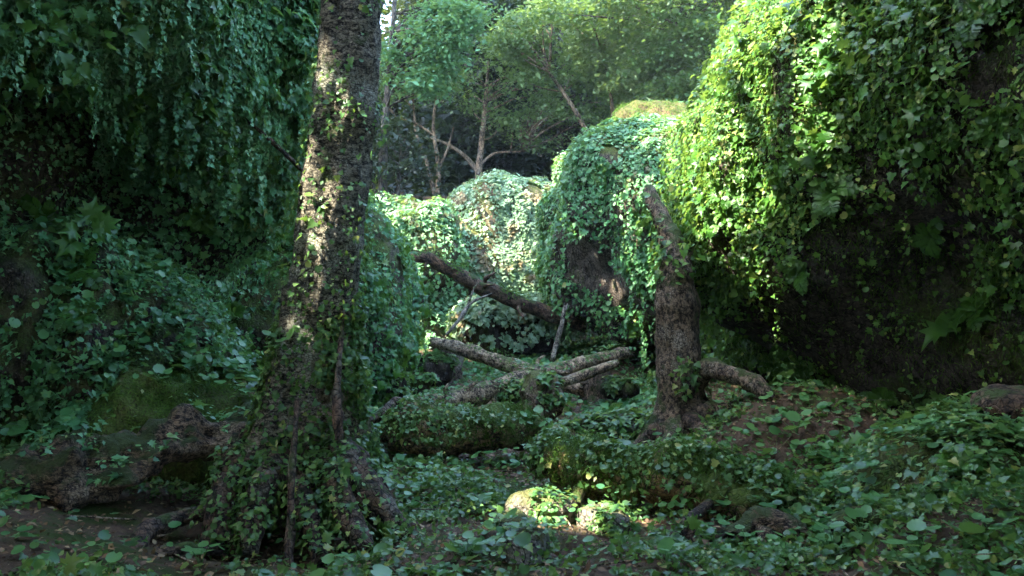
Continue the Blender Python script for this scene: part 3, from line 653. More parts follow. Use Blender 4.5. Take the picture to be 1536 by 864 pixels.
def stump(label, px, py, d, r, h, seed, mat):
    q = P(px, py, d); q[2] = gz(q[0], q[1]) - .05
    V, F = tube_geo([q, q + [0, 0, h * .3], q + [.02, 0, h * .7], q + [.03, 0, h]], [r * 1.45, r * 1.08, r, r * .98], 16, 22, .2, 4, seed, lambda th, s: 1 + .16 * np.sin(4 * th + 2) * (1 - s), .10)
    o = mk("stump", V, F, M[mat], loc=q); tag(o, label, "stump"); solid(V, F)
stump("reddish tree stump at the right end of the crossing log", 890, 580, 13.9, .20, .50, 41, 'bark_red')
stump("brown tree stump under the left end of the straight log", 671, 556, 15.6, .22, .62, 42, 'bark_red')

# ------------------------------------------------------------------ the two trees of the gorge
def ivy_on(parent, V, F, n, size, dens, mat, seed, kind='ivy', **kw):
    p, nr = sample_surface(V, F, n, dens, seed)
    LV, LF = drape(kind, p, nr, size * np.random.default_rng(seed).lognormal(0, .28, len(p)), seed + 1, **kw)
    return mk("ivy", LV, LF, M[mat], parent=parent, smooth_shade=False)

D1 = 6.1
tp = [(455, 800, .20), (453, 745, .245), (453, 690, .30), (456, 640, .295), (461, 580, .262), (469, 520, .235), (480, 430, .215), (494, 330, .212), (508, 220, .198), (519, 120, .187), (528, 20, .19), (538, -80, .185), (560, -260, .18), (570, -600, .15), (560, -900, .12)]
pts = [P(a, b, D1 + .0 * k) for k, (a, b, r) in enumerate(tp)]; rad = [r for *_, r in tp]
lobT = lambda th, s: 1 + 1.5 * (0.20 * np.sin(3 * th + .6) + .13 * np.sin(5 * th + 2.2) + .07 * np.sin(8 * th)) * (0.18 + smooth(.42, .02, s))
TV, TF = tube_geo(pts, rad, 220, 96, .13, 4.5, 51, lobT, 0)
solid(TV, TF)
tbase = np.array([pts[0][0], D1, gz(pts[0][0], D1)])
big = bpy.data.objects.new("ivy_tree", None); COL.objects.link(big); big.location = tbase
tag(big, "leaning ivy clad tree trunk on splayed roots left of centre", "tree")
mk("trunk", TV, TF, M['bark'], parent=big)
def root_geo(base, ang, L, r0, h0, seed, bend=.5, sub=.04):
    rg = np.random.default_rng(seed); q = []; rr = []
    for t in np.linspace(0, 1, 7):
        a = ang + bend * (t - .3) * rg.uniform(.4, 1.2); d = t * L
        x, y = base[0] + d * math.cos(a), base[1] + d * math.sin(a)
        g = gz(x, y); q.append((x, y, g + (h0 * (1 - t) ** 2.2) - sub * t + rg.normal(0, .012))); rr.append(r0 * (1 - t) ** .8 + .010)
    return tube_geo(q, rr, 60, 24, .34, 6, seed, None, 0)
ROOTV = []
for k, pr in enumerate([
        [(440, 640, 6.0, .10), (395, 668, 5.9, .12), (360, 705, 5.75, .115), (335, 755, 5.6, .10), (325, 800, 5.5, .08), (300, 835, 5.4, .05)],
        [(480, 650, 6.0, .10), (515, 690, 5.9, .125), (545, 735, 5.75, .115), (580, 775, 5.65, .085), (612, 806, 5.6, .05)],
        [(430, 680, 5.9, .08), (400, 720, 5.65, .085), (380, 770, 5.5, .075), (375, 830, 5.3, .05)],
        [(470, 680, 5.9, .09), (500, 728, 5.65, .10), (525, 780, 5.5, .09), (548, 826, 5.35, .05)],
        [(500, 620, 6.2, .08), (535, 670, 6.4, .10), (560, 720, 6.5, .07), (590, 752, 6.6, .04)],
        [(420, 640, 6.2, .08), (370, 670, 6.5, .09), (320, 690, 6.8, .06)],
        [(455, 700, 5.9, .07), (455, 745, 5.6, .07), (468, 800, 5.4, .06), (480, 845, 5.2, .04)]]):
    V, F = tube_geo([P(a, b, d) for a, b, d, r in pr], [r for *_, r in pr], 40, 20, .3, 5, 60 + k, None, 0)
    mk("root", V, F, M['bark_root'], parent=big); ROOTV.append((V, F)); solid(V, F)
V, F = tube_geo([P(a, b, d) for a, b, d in [(446, 600, 5.78), (443, 650, 5.62), (437, 720, 5.45), (436, 790, 5.35), (432, 860, 5.2)]], [.012, .018, .022, .024, .03], 40, 10, .25, 9, 71)
mk("hanging_vine", V, F, M['bark_root'], parent=big)
V, F = tube_geo([P(a, b, d) for a, b, d in [(515, 470, 5.95), (509, 540, 5.85), (505, 600, 5.8), (509, 660, 5.75)]], [.012, .022, .028, .03], 40, 14, .4, 9, 72)
mk("clinging_root", V, F, M['bark_root'], parent=big)
zpy = lambda p: 432 - (p[:, 2] - 1.5) / D1 * FPX
ivy_on(big, TV, TF, 9000, .028, lambda p, n: (.14 + .9 * patches(3.0, -.05, .35, 73)(p)) * (.26 + .25 * smooth(60, 0, zpy(p)) + .62 * smooth(230, 330, zpy(p)) + .9 * smooth(420, 520, zpy(p))), 'ivy', 74, lift=(.005, .05), tj=.8)
for k, (V, F) in enumerate(ROOTV):
    ivy_on(big, V, F, 330, .032, lambda p, n: (.15 + patches(2.5, -.1, .4, 75)(p)) * smooth(-.5, .2, n[:, 2]), 'ivy', 80 + k, lift=(.005, .07), tj=.8)

D2 = 8.4
rp = [(1024, 655, .38), (1022, 635, .31), (1020, 610, .235), (1018, 580, .215), (1016, 530, .20), (1014, 470, .185), (1013, 430, .175), (1016, 398, .155), (1018, 385, .12)]
pts2 = [P(a, b, D2) for a, b, r in rp]
lob2 = lambda th, s: 1 + (0.22 * np.sin(4 * th + .4) + .12 * np.sin(7 * th + 1)) * (.15 + smooth(.35, 0, s))
RV, RF = tube_geo(pts2, [r for *_, r in rp], 90, 44, .14, 3.5, 91, lob2, .14)
rt = bpy.data.objects.new("broken_tree", None); COL.objects.link(rt); rt.location = (pts2[0][0], D2, gz(pts2[0][0], D2))
tag(rt, "broken brown trunk with flared roots in front of the sunlit cliff", "tree")
mk("trunk", RV, RF, M['bark_red'], parent=rt); solid(RV, RF)
for nm, pr, mt in [("upper_limb", [(1014, 425, 9.55, .13), (1010, 385, 9.65, .115), (1000, 345, 9.8, .10), (985, 312, 10.0, .085), (975, 285, 10.2, .05)], 'bark_red'),
               ("side_limb", [(1036, 578, 9.5, .10), (1060, 553, 9.3, .085), (1085, 558, 9.15, .078), (1115, 568, 9.0, .075), (1140, 584, 8.9, .07), (1160, 606, 8.8, .055), (1176, 640, 8.75, .04), (1184, 690, 8.7, .02)], 'bark_red')]:
    q = [P(a, b, d - 1.15) for a, b, d, r in pr]
    V, F = tube_geo([v for v in q] if 1 else [P(a, b, d - 1.15) for a, b, d, r in pr], [r * .92 for *_, r in pr], 60, 26, .32, 6, len(nm) + int(pr[0][0]), None, .03)
    mk(nm, V, F, M[mt], parent=rt)
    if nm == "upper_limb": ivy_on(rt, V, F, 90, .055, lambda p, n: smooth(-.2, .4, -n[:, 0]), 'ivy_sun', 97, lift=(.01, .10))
for k, (a, L, r, h) in enumerate([(-2.75, .95, .085, .30), (-2.1, .75, .09, .28), (-1.45, .55, .10, .34), (-.85, .7, .09, .3), (-.2, .6, .09, .36), (3.05, .8, .07, .22), (-2.45, .5, .06, .42)]):
    V, F = root_geo((pts2[0][0] + .10 * math.cos(a), D2 + .10 * math.sin(a)), a, L, r, h, 300 + k); mk("root", V, F, M['bark_red' if k % 2 else 'bark_root'], parent=rt)
ivy_on(rt, RV, RF, 1300, .045, lambda p, n: patches(2.6, 0, .4, 95)(p) * (.4 + smooth(.5, 0, p[:, 2])), 'ivy', 96, lift=(.005, .06))
ivy_on(rt, RV, RF, 110, .06, lambda p, n: smooth(1.5, 1.75, p[:, 2]), 'ivy_sun', 98, lift=(.01, .10))

# ------------------------------------------------------------------ pick points on the built surfaces
allV = []; allT = []; off = 0
for V, T in SOLID:
    allV.append(V); allT.append(T + off); off += len(V)
BVH = BVHTree.FromPolygons(np.concatenate(allV).tolist(), np.concatenate(allT).tolist())
def hit(px, py):
    d = Vector(((px - 768) / FPX, 1, -(py - 432) / FPX)).normalized()
    r = BVH.ray_cast(Vector(CAM), d)
    if r[0] is None: return None
    nr = r[1].normalized()
    if nr.dot(d) > 0: nr = -nr
    return np.array(r[0]), np.array(nr)

# ------------------------------------------------------------------ sun gaps: shafts cut through the added canopy to light chosen spots
GAPS = []
for px, py, r in [(1050, 150, .45), (1090, 90, .5), (1150, 60, .55), (1190, 30, .4), (1110, 180, .6), (1060, 230, .5), (1150, 160, .45), (1020, 260, .4), (1060, 320, .45), (1110, 280, .45),
                  (1130, 340, .32), (1100, 400, .32), (1095, 450, .28), (1120, 420, .25), (985, 340, .3), (965, 400, .25), (955, 490, .25), (1010, 200, .4), (1160, 240, .3),
                  (1215, 20, .25), (1200, 80, .35), (1225, 120, .22), (1180, 150, .35), (1190, 200, .25), (1160, 300, .25), (1140, 230, .3), (1125, 380, .25), (465, 440, .16), (475, 400, .24), (480, 330, .26), (470, 370, .24), (490, 290, .20), (505, 200, .10), (512, 130, .12), (478, 455, .12),
                  (850, 735, .22), (820, 765, .26), (880, 760, .22), (930, 765, .18), (960, 780, .15), (640, 725, .16), (675, 725, .12), (700, 745, .10), (800, 790, .15), (1000, 760, .0),
                  (1410, 650, .03), (1450, 640, .0), (1525, 300, .02), (1510, 270, .0), (1020, 500, .06), (1000, 440, .10), (650, 600, .2), (780, 590, .18), (880, 545, .2)]:
    h = hit(px, py)
    if h: GAPS.append((h[0], r * (1.55 if px < 530 and py < 470 else 1.35)))
if False:
    for (q, r) in GAPS:
        b = BVH.ray_cast(Vector(q + SUN * .15), Vector(SUN))
        print("GAP", (q[0] / q[1] * FPX + 768).round(), (432 - (q[2] - 1.5) / q[1] * FPX).round(), q.round(2), r, "BLOCKED" if b[0] else "", b[0])
def in_gap(p):
    k = np.zeros(len(p), bool)
    for q, r in GAPS:
        v = p - q; t = v @ SUN; d = np.linalg.norm(v - t[:, None] * SUN, axis=1); k |= (d < r + .13)
    return k

# ------------------------------------------------------------------ trees
def tree(name, label, base, stems, crown, ncl, nleaf, lsize, mat, bark, seed, crad=0.9, group=None, gap=False, leafkind='quad', flat=.4, limbs=True, zcut=None):
    """stems: list of [(dx,dy,dz,r)...] from base; crown: (centre, radii) list relative to base"""
    rng = np.random.default_rng(seed); base = np.array(base, float)
    o = bpy.data.objects.new(name, None); COL.objects.link(o); o.location = base; tag(o, label, "tree", group)
    mb = MB(); nodes = []
    for k, st in enumerate(stems):
        q = [base + np.array(s[:3]) for s in st]; V, F = tube_geo(q, [s[3] for s in st], 22, 9, .15, 2, seed + k, None, 0)
        for f in F: mb.add(V, f) if f is F[0] else None
        mb.V.pop() if False else None
        mb.Q.append(F[1] + (mb.n - len(V)))
        nodes.append(catmull(q, 20)[6:])
    nodes = np.concatenate(nodes)
    CL = []
    for j in range(ncl):
        cc, cr = crown[j % len(crown)]
        u = norm(rng.normal(size=(1, 3)))[0] * rng.uniform(.35, 1) ** .6
        CL.append(base + np.array(cc) + u * np.array(cr))
    CL = np.array(CL)
    if limbs:
        for c in CL[:: max(1, len(CL) // 34)]:
            d = np.linalg.norm(nodes - c, axis=1) + 1.2 * np.maximum(0, nodes[:, 2] - c[2] + .4); n0 = nodes[d.argmin()]
            if gap and in_gap(n0 + (c - n0) * np.linspace(0, 1, 14)[:, None]).any(): continue
            L = np.linalg.norm(c - n0)
            mid = n0 + (c - n0) * .5 + rng.normal(0, .08 * L, 3) + [0, 0, .08 * L]
            V, F = tube_geo([n0, mid, c], [.012 * L + .012, .008 * L + .01, .006], 8, 5, .1, 2, seed, None, 0)
            mb.add(V, F[0]); mb.Q.append(F[1] + (mb.n - len(V)))
    V, F = mb.arrays(); mk("trunk", V, F, M[bark], parent=o)
    per = nleaf // ncl
    ci = np.repeat(np.arange(ncl), per)
    spread = crad * rng.uniform(.6, 1.25, ncl)[ci, None]
    p = CL[ci] + rng.normal(0, 1, (len(ci), 3)) * spread * np.array([.55, .55, .55 * flat])
    p[:, 2] -= .12 * ((p - CL[ci])[:, :2] ** 2).sum(1) / np.maximum(spread[:, 0], .1)
    if gap: p = p[~in_gap(p) | (rng.random(len(p)) < .02)]
    if zcut is not None: p = p[zcut(p)]
    n = np.array([0, 0, 1.0]) + rng.normal(0, .55, (len(p), 3)); t = rng.normal(0, 1, (len(p), 3)) + [0, 0, -.4]
    LV, LF = place_leaves(leafkind, p, n, t, lsize * rng.lognormal(0, .3, len(p)))
    mk("crown", LV, LF, M[mat], parent=o, smooth_shade=False)
    return o

def G3(px, d): x = (px - 768) / FPX * d; return np.array([x, d, gz(x, d) - .1])
BACK = "trees of the forest behind the gorge"
# near the rim
b = G3(655, 27.5)
tree("slender_tree", "sunlit tan tree with two bare forking stems beyond the gorge", b,
     [[(0, 0, 0, .09), (.05, 0, 1.0, .07), (-.1, 0, 2.2, .05), (.0, .1, 3.2, .03)], [(0, 0, 0, .08), (-.25, 0, 1.0, .06), (-.6, .1, 2.0, .045), (-.7, .1, 3.0, .02)], [(.02, 0, .9, .05), (.3, 0, 1.5, .035), (.5, 0, 2.2, .02)], [(.0, 0, 1.9, .04), (-.6, 0, 2.3, .03), (-1.2, 0, 2.5, .015)]],
     [((-.8, 0, 3.9), (1.6, 1.2, 1.0))], 30, 3600, .10, 'tree_pale', 'twig', 201, .6)
b = G3(718, 28)
tree("pale_tree", "pale grey stemmed tree with low spreading branches above the pale boulder", b,
     [[(0, 0, 0, .13), (.0, 0, .9, .11), (.08, 0, 1.7, .09), (.2, 0, 3.0, .06), (.3, 0, 4.2, .03)], [(.0, 0, .85, .09), (-.4, 0, 1.35, .07), (-1.0, 0, 1.75, .05), (-1.6, 0, 1.95, .025)], [(.03, 0, 1.1, .05), (.5, 0, 1.45, .035), (1.3, 0, 1.5, .02)]],
     [((.9, 0, 3.4), (2.0, 1.2, .9)), ((2.0, -.3, 2.2), (1.5, 1, .7))], 40, 4200, .10, 'tree_pale', 'twig', 202, .6)
b = G3(912, 27)
tree("multi_stem_tree", "orange brown multi stemmed tree leaning left behind the far boulder", b,
     [[(0, 0, 0, .12), (-.3, 0, 1.2, .09), (-.9, 0, 2.4, .07), (-1.7, 0, 3.6, .04)], [(.1, 0, 0, .10), (.15, 0, 1.3, .08), (.1, 0, 2.8, .05), (-.2, 0, 4.2, .03)], [(.2, 0, 0, .09), (.4, 0, 1.2, .07), (.8, 0, 2.4, .05), (1.4, 0, 3.4, .03)]],
     [((-1.4, 0, 4.4), (2.3, 1.5, 1.3)), ((.5, -.3, 4.0), (1.5, 1.2, 1.2))], 70, 16000, .12, 'tree_pale', 'twig', 203, .65)
b = G3(1003, 24.5)
tree("bushy_tree", "cool green bushy tree on grey stems at the rim of the right cliff", b,
     [[(0, 0, 0, .08), (-.1, 0, 1.2, .06), (-.3, 0, 2.6, .04)], [(.1, 0, 0, .08), (.2, 0, 1.4, .06), (.3, 0, 2.8, .04)], [(-.15, 0, 0, .06), (-.5, 0, 1.2, .05), (-1.0, 0, 2.4, .03)]],
     [((-.2, 0, 3.0), (1.9, 1.2, 1.3)), ((-1.5, .2, 2.6), (1.3, 1, .9))], 60, 15000, .12, 'tree_blue', 'twig_grey', 204, .6)
b = G3(1075, 25)
tree("leafy_tree", "fresh green leafy tree overhanging the top right of the forest gap", b,
     [[(0, 0, 0, .14), (-.1, 0, 2, .11), (-.4, 0, 4, .08), (-1.0, 0, 6, .04)]],
     [((-1.6, -.5, 5.4), (3.2, 1.5, 1.3)), ((-.4, 0, 3.6), (1.8, 1.2, 1.4))], 90, 24000, .12, 'tree_green', 'twig_dark', 205, .7)
b = G3(575, 25)
tree("blue_green_tree", "blue green tree whose crown hangs right of the leaning trunk", b,
     [[(0, 0, 0, .14), (.0, 0, 2.5, .11), (.2, 0, 5, .08), (.4, 0, 8, .04)]],
     [((1.0, 0, 4.9), (.9, 1.0, 1.1)), ((1.75, 0, 5.7), (.8, 1, 1.0))], 52, 13000, .12, 'tree_blue', 'twig_dark', 206, .5)
b = G3(430, 17)
tree("rim_tree", "thin tree on the cliff top left of the trunk with sky showing through", b,
     [[(0, 0, 0, .10), (.1, 0, 2.5, .08), (.4, 0, 5, .05), (.5, 0, 7, .03)]],
     [((.45, 0, 1.6), (.75, .8, .9)), ((-.1, 0, 3.0), (1.0, .8, .8))], 24, 2600, .10, 'tree_blue', 'twig_dark', 207, .45)
b = G3(585, 25)
tree("undergrowth_tree", "low dark shrubby tree in the shade right of the leaning trunk", b,
     [[(0, 0, 0, .08), (.2, 0, 1.2, .06), (.3, 0, 2.6, .03)], [(0, 0, 0, .06), (-.4, 0, 1.3, .04), (-.8, 0, 2.2, .02)]],
     [((.1, 0, 2.3), (1.3, 1, .9))], 26, 3000, .10, 'tree_dark', 'twig_dark', 208, .55)
b = G3(840, 29)
tree("understory_tree", "dim layered tree between the pale stemmed and orange brown trees", b,
     [[(0, 0, 0, .12), (.0, 0, 2, .09), (.1, 0, 4, .06), (.0, 0, 6, .03)]],
     [((.9, 0, 3.4), (1.4, 1.2, 1.0)), ((-.6, 0, 5.0), (1.8, 1.2, 1))], 40, 4500, .11, 'tree_green', 'twig_dark', 209, .6)
b = G3(970, 31)
tree("understory_tree", "dim green tree filling the gap behind the bushy tree", b,
     [[(0, 0, 0, .12), (.0, 0, 2, .09), (.1, 0, 4, .06), (.0, 0, 7, .03)]],
     [((.2, 0, 3.4), (2.2, 1.4, 1.8)), ((-1, 0, 6.0), (2.2, 1.4, 1.2))], 60, 14000, .13, 'tree_green', 'twig_dark', 210, .7)
# dark evergreens behind
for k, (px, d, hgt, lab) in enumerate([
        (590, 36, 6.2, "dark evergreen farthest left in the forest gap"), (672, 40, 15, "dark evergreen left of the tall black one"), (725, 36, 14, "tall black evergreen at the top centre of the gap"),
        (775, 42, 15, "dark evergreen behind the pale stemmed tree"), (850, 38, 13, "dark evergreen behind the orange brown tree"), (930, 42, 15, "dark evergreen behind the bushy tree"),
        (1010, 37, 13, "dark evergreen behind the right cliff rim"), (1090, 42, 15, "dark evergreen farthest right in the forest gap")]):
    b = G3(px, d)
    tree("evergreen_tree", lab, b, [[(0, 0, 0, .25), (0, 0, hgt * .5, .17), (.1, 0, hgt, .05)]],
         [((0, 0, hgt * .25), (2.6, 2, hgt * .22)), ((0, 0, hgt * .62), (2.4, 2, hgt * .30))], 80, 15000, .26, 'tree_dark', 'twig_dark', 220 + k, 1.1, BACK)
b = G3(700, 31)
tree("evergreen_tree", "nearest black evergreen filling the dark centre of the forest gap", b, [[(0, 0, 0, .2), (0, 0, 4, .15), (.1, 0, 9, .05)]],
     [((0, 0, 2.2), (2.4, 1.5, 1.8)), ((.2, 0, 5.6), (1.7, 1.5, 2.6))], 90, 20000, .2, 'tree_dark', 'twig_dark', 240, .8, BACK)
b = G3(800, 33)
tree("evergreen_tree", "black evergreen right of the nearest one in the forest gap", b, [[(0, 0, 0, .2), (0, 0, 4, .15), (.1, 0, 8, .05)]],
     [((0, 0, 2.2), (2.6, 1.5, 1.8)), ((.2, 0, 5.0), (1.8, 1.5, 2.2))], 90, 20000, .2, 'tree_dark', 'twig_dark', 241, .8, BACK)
rng = np.random.default_rng(77); n = 42000
x = rng.uniform(-30, 26, n); y = rng.uniform(45, 54, n); z = ground_h(x, y) + rng.uniform(0, 1, n) ** .8 * (15 + 2.5 * vnoise(np.stack([x * .25, y * 0, 0 * x], 1), 5))
u = x / y * FPX + 768; v = 432 - (z - 1.5) / y * FPX
k = ~((v < 70) & (u > 380) & (u < 610)) | (rng.random(n) < .05)
p = np.stack([x, y, z], 1)[k]
LV, LF = place_leaves('quad', p, np.array([0, -.4, 1.0]) + rng.normal(0, .5, p.shape), rng.normal(0, 1, p.shape), .75 * rng.lognormal(0, .3, len(p)))
tag(mk("distant_forest", LV, LF, M['tree_dark'], smooth_shade=False), "far dark mass of forest closing off the gap behind the trees", "forest", kind="stuff")
# unseen trees added round the gorge to block sun and sky
SHADE = "unseen trees added to shade the gorge"
frame_ok = lambda p: ~((p[:, 1] > 0.5) & (p[:, 2] - 1.5 < 0.33 * p[:, 1] + .35) & (np.abs(p[:, 0]) < 0.62 * p[:, 1] + .5))
for k, (bx, by, cr, n, lab) in enumerate([
        (-9.0, 2.5, [((1.5, 0, 4.9), (4.2, 4.5, 2.0))], 12500, "unseen tall leafy tree added on the left cliff to shade the gorge"),
        (-9.5, 8.0, [((1.0, 0, 5.2), (4.2, 4.2, 2.0))], 11000, "second unseen tall shade tree added farther along the left cliff"),
        (-6.0, -3.5, [((1.0, 0, 9.0), (5.0, 4.2, 1.6)), ((1.0, 0, 5.5), (4.0, 3.0, 2.4)), ((-1.0, 2.5, 3.5), (2.5, 2.5, 2.5))], 15000, "unseen tall shade tree added behind the viewer on the left"),
        (1.5, -5.0, [((0, 0, 8.5), (4.5, 3.6, 1.6)), ((0, -1, 4.5), (4.5, 2.5, 2.5)), ((1.2, 5.8, 5.6), (3.6, 2.4, 1.0)), ((-2.2, 5.4, 5.8), (2.5, 2.2, .9))], 22000, "unseen tall shade tree added right behind the viewer"),
        (-7.5, 14.0, [((3.6, 0, 4.4), (2.8, 3.0, 1.0))], 4200, "unseen shade tree added on the far end of the left cliff"),
        (-9.5, 21.0, [((0, 0, 11.0), (4.4, 4.2, 3.0))], 9000, "unseen very tall tree added left of the gorge to shade the forest edge"),
        (-7.5, 28.5, [((0, 0, 12.5), (4.6, 4.2, 3.0))], 9000, "second unseen very tall tree added farther back to shade the forest edge"),
        (-14.0, 26.0, [((0, 0, 12.5), (4.6, 4.2, 4.0))], 8000, "third unseen very tall shade tree added to the far left of the forest edge"),
        (6.5, 1.5, [((-2.4, .8, 3.2), (2.8, 3.2, 1.2)), ((-3.2, -1.5, 3.0), (2.4, 2.0, 1.2)), ((-1.3, 3.6, 4.0), (2.6, 2.6, 1.0))], 17000, "unseen shade tree added leaning over the right foreground"),
        (-3.5, -7.0, [((0, 0, 3.2), (4.5, 2.0, 3.0))], 11000, "unseen bushy low shade tree added behind the viewer on the left"),
        (5.0, -5.0, [((0, 0, 3.2), (4.0, 2.5, 3.2))], 11000, "unseen bushy low shade tree added behind the viewer on the right")]):
    tree("added_shade_tree", lab, (bx, by, gz(bx, by) - .2), [[(0, 0, 0, .28), (.2, 0, 3, .22), (.8, 0, 6, .15), (1.2, 0, 8.5, .06)]], cr, 60, n, .34, 'canopy', 'twig_dark', 260 + k, 1.3, SHADE, gap=True, zcut=frame_ok)
# unseen crown of the leaning tree, placed and thinned to block the sun
rng = np.random.default_rng(300)
n = 15000; p = np.array([-5.2, 4.2, 9.6]) + np.array([4.5, 5.0, 1.1]) * norm(rng.normal(size=(n, 3))) * rng.random((n, 1)) ** .45
p = p[~in_gap(p) & frame_ok(p)]
LV, LF = place_leaves('quad', p, np.array([0, 0, 1.0]) + rng.normal(0, .5, p.shape), rng.normal(0, 1, p.shape), .32 * rng.lognormal(0, .25, len(p)))
mk("crown", LV, LF, M['canopy'], parent=big, smooth_shade=False)
mb = MB()
for k in range(9):
    a = k * 2.4; e = np.array([-5 + 3.4 * math.cos(a), 4.2 + 3.6 * math.sin(a), 9.4 + .3 * (k % 3)])
    V, F = tube_geo([pts[-3 + k % 2], (pts[-2] + e) / 2 + [0, 0, .5], e], [.09, .06, .02], 12, 7, .1, 2, k)
    mb.add(V, F[0]); mb.Q.append(F[1] + mb.n - len(V))
V, F = mb.arrays(); mk("limbs", V, F, M['bark'], parent=big)

# ------------------------------------------------------------------ ground cover (uncountable)
def ground_pts(n, y0, y1, dens, seed, halfw=.66):
    rng = np.random.default_rng(seed)
    y = np.sqrt(rng.uniform(y0 ** 2, y1 ** 2, n)); x = rng.uniform(-halfw, halfw, n) * y
    k = rng.random(n) < dens(np.stack([x, y, 0 * x], 1)); x, y = x[k], y[k]
    return np.stack([x, y, ground_h(x, y)], 1)
def lay(name, label, cat, kind, p, size, mat, seed, lift=(.01, .10), jit=.55, up=1.0):
    rng = np.random.default_rng(seed)
    n = np.array([0, -.12, up]) + rng.normal(0, jit, p.shape); t = rng.normal(0, 1, p.shape); t[:, 2] *= .3
    q = p + np.array([0, 0, 1.0]) * (rng.uniform(*lift, (len(p), 1)) * (.5 + 1.6 * np.clip(fbm(p * 3.1, 3, seed), 0, 1))[:, None])
    sz = size * np.minimum(rng.lognormal(0, .42, len(p)), 2); u = rng.random(len(p)); mb = MB()
    for kd, lo, hi, f in ((('ivy', 0, .55, 1.0), ('round', .55, .75, .9), ('oval', .75, .93, 1.0), ('lobed', .93, 1.01, 1.5)) if kind == 'ivy' else ((kind, 0, 1.01, 1),)):
        w = (u >= lo) & (u < hi)
        if w.any(): mb.add(*place_leaves(kd, q[w], n[w], t[w], sz[w] * f))
    V, F = mb.arrays()
    return tag(mk(name, V, F, M[mat], smooth_shade=False), label, cat, kind="stuff")
bareG = [((-2.2, 5.2, 0), .8), ((-1.4, 5.6, 0), .5), ((.1, 7.3, 0), .3), ((-.3, 10.6, 0), .5), ((.9, 8.3, 0), .3), ((1.0, 12.0, 0), .5)]
dG = lambda p: (.16 + .84 * patches(1.4, -.35, .2, 401, (1, 1, 1))(p)) * (.06 + .94 * away(p, bareG))
p = ground_pts(150000, 2.9, 11, dG, 410)
lay("ground_ivy", "small dark ground ivy carpeting the gorge floor", "ivy", 'ivy', p, .030, 'ivy', 411)
p = ground_pts(70000, 9.5, 24, lambda p: .2 + .8 * patches(.6, -.3, .3, 402, (1, 1, 1))(p), 412, .4)
lay("ground_creeper", "pale green leafy creepers covering the floor farther back", "ivy", 'ivy', p, .062, 'cover', 413, (.01, .10))
p = ground_pts(24000, 2.9, 13, lambda p: patches(1.3, .05, .4, 403, (1, 1, 1))(p) * (.05 + .95 * away(p, bareG)), 414)
lay("broadleaf_cover", "patches of larger round leaves standing over the ground ivy", "ground cover", 'round', p, .05, 'broad', 415, (.03, .12), .3)
p = ground_pts(70000, 2.9, 16, lambda p: .8 + 0 * p[:, 0], 416)
lay("leaf_litter", "dry brown leaves and needles scattered over the bare soil", "leaf litter", 'oval', p, .032, 'litter', 417, (.002, .03), .45)
p = ground_pts(9000, 20, 30, lambda p: 1 + 0 * p[:, 0], 418, .55)
lay("forest_undergrowth", "low shaded undergrowth on the forest floor beyond the boulders", "undergrowth", 'oval', p, .2, 'tree_dark', 419, (.02, .5), .5)

p = ground_pts(900, 3.0, 14, lambda p: 1 + 0 * p[:, 0], 430); rng = np.random.default_rng(431); mb = MB()
for a in p:
    L = rng.uniform(.06, .30); th = rng.uniform(0, 6.3); d = np.array([math.cos(th), math.sin(th), rng.normal(0, .12)]); r = rng.uniform(.0025, .007)
    a = a + [0, 0, .025]; V, F = tube_geo([a - d * L, a + rng.normal(0, .012, 3), a + d * L], [r, r * .9, r * .5], 6, 5, 0, 1, 0); mb.add(V, F[0]); mb.Q.append(F[1] + mb.n - len(V))
V, F = mb.arrays(); tag(mk("twig_litter", V, F, M['log'], smooth_shade=True), "thin dead twigs strewn over the gorge floor", "twigs", kind="stuff")

# ------------------------------------------------------------------ ferns and broad leaved plants: individuals
def frond_mesh(name, L, nP, droop, w, seed):
    rng = np.random.default_rng(seed); mb = MB()
    s = np.linspace(0, 1, nP + 2)[1:-1]
    ang = np.cumsum(np.full(200, droop / 200)); st = L / 200
    cx = np.cumsum(np.cos(ang + .9 - droop * .2) * 0 + np.cos(.95 - ang) * st); cz = np.cumsum(np.sin(.95 - ang) * st)
    for q in s:
        i = int(q * 199); c = np.array([0, cx[i], cz[i]]); a = .95 - ang[i]
        tdir = np.array([0, math.cos(a), math.sin(a)]); nrm = np.array([0, -math.sin(a), math.cos(a)])
        wl = w * L * (math.sin(math.pi * min(1, (q * .92 + .12))) ** .8) + .004
        for sd in (-1, 1):
            d = np.array([sd, .55, -.12]) * rng.uniform(.9, 1.1, 3); d = d[0] * np.array([1.0, 0, 0]) + d[1] * tdir + d[2] * nrm
            tv, tf = place_leaves('oval', c[None], nrm[None] + rng.normal(0, .12, (1, 3)), d[None], np.array([wl])); mb.add(tv, tf)
    for i in range(0, 190, 12):
        a, b2 = np.array([0, cx[i], cz[i]]), np.array([0, cx[i + 11], cz[i + 11]]); r = .004 * (1.2 - i / 200)
        mb.add(np.array([a + [r, 0, 0], a - [r, 0, 0], b2 - [r, 0, 0], b2 + [r, 0, 0]]), np.array([[0, 1, 2], [0, 2, 3]]))
    V, F = mb.arrays(); return make_mesh(name, V, F, M['fern'])
FROND = [frond_mesh("frond", .30, 15, 1.5, .30, 1), frond_mesh("frond", .34, 16, 2.0, .28, 2), frond_mesh("frond", .26, 13, 1.1, .32, 3)]
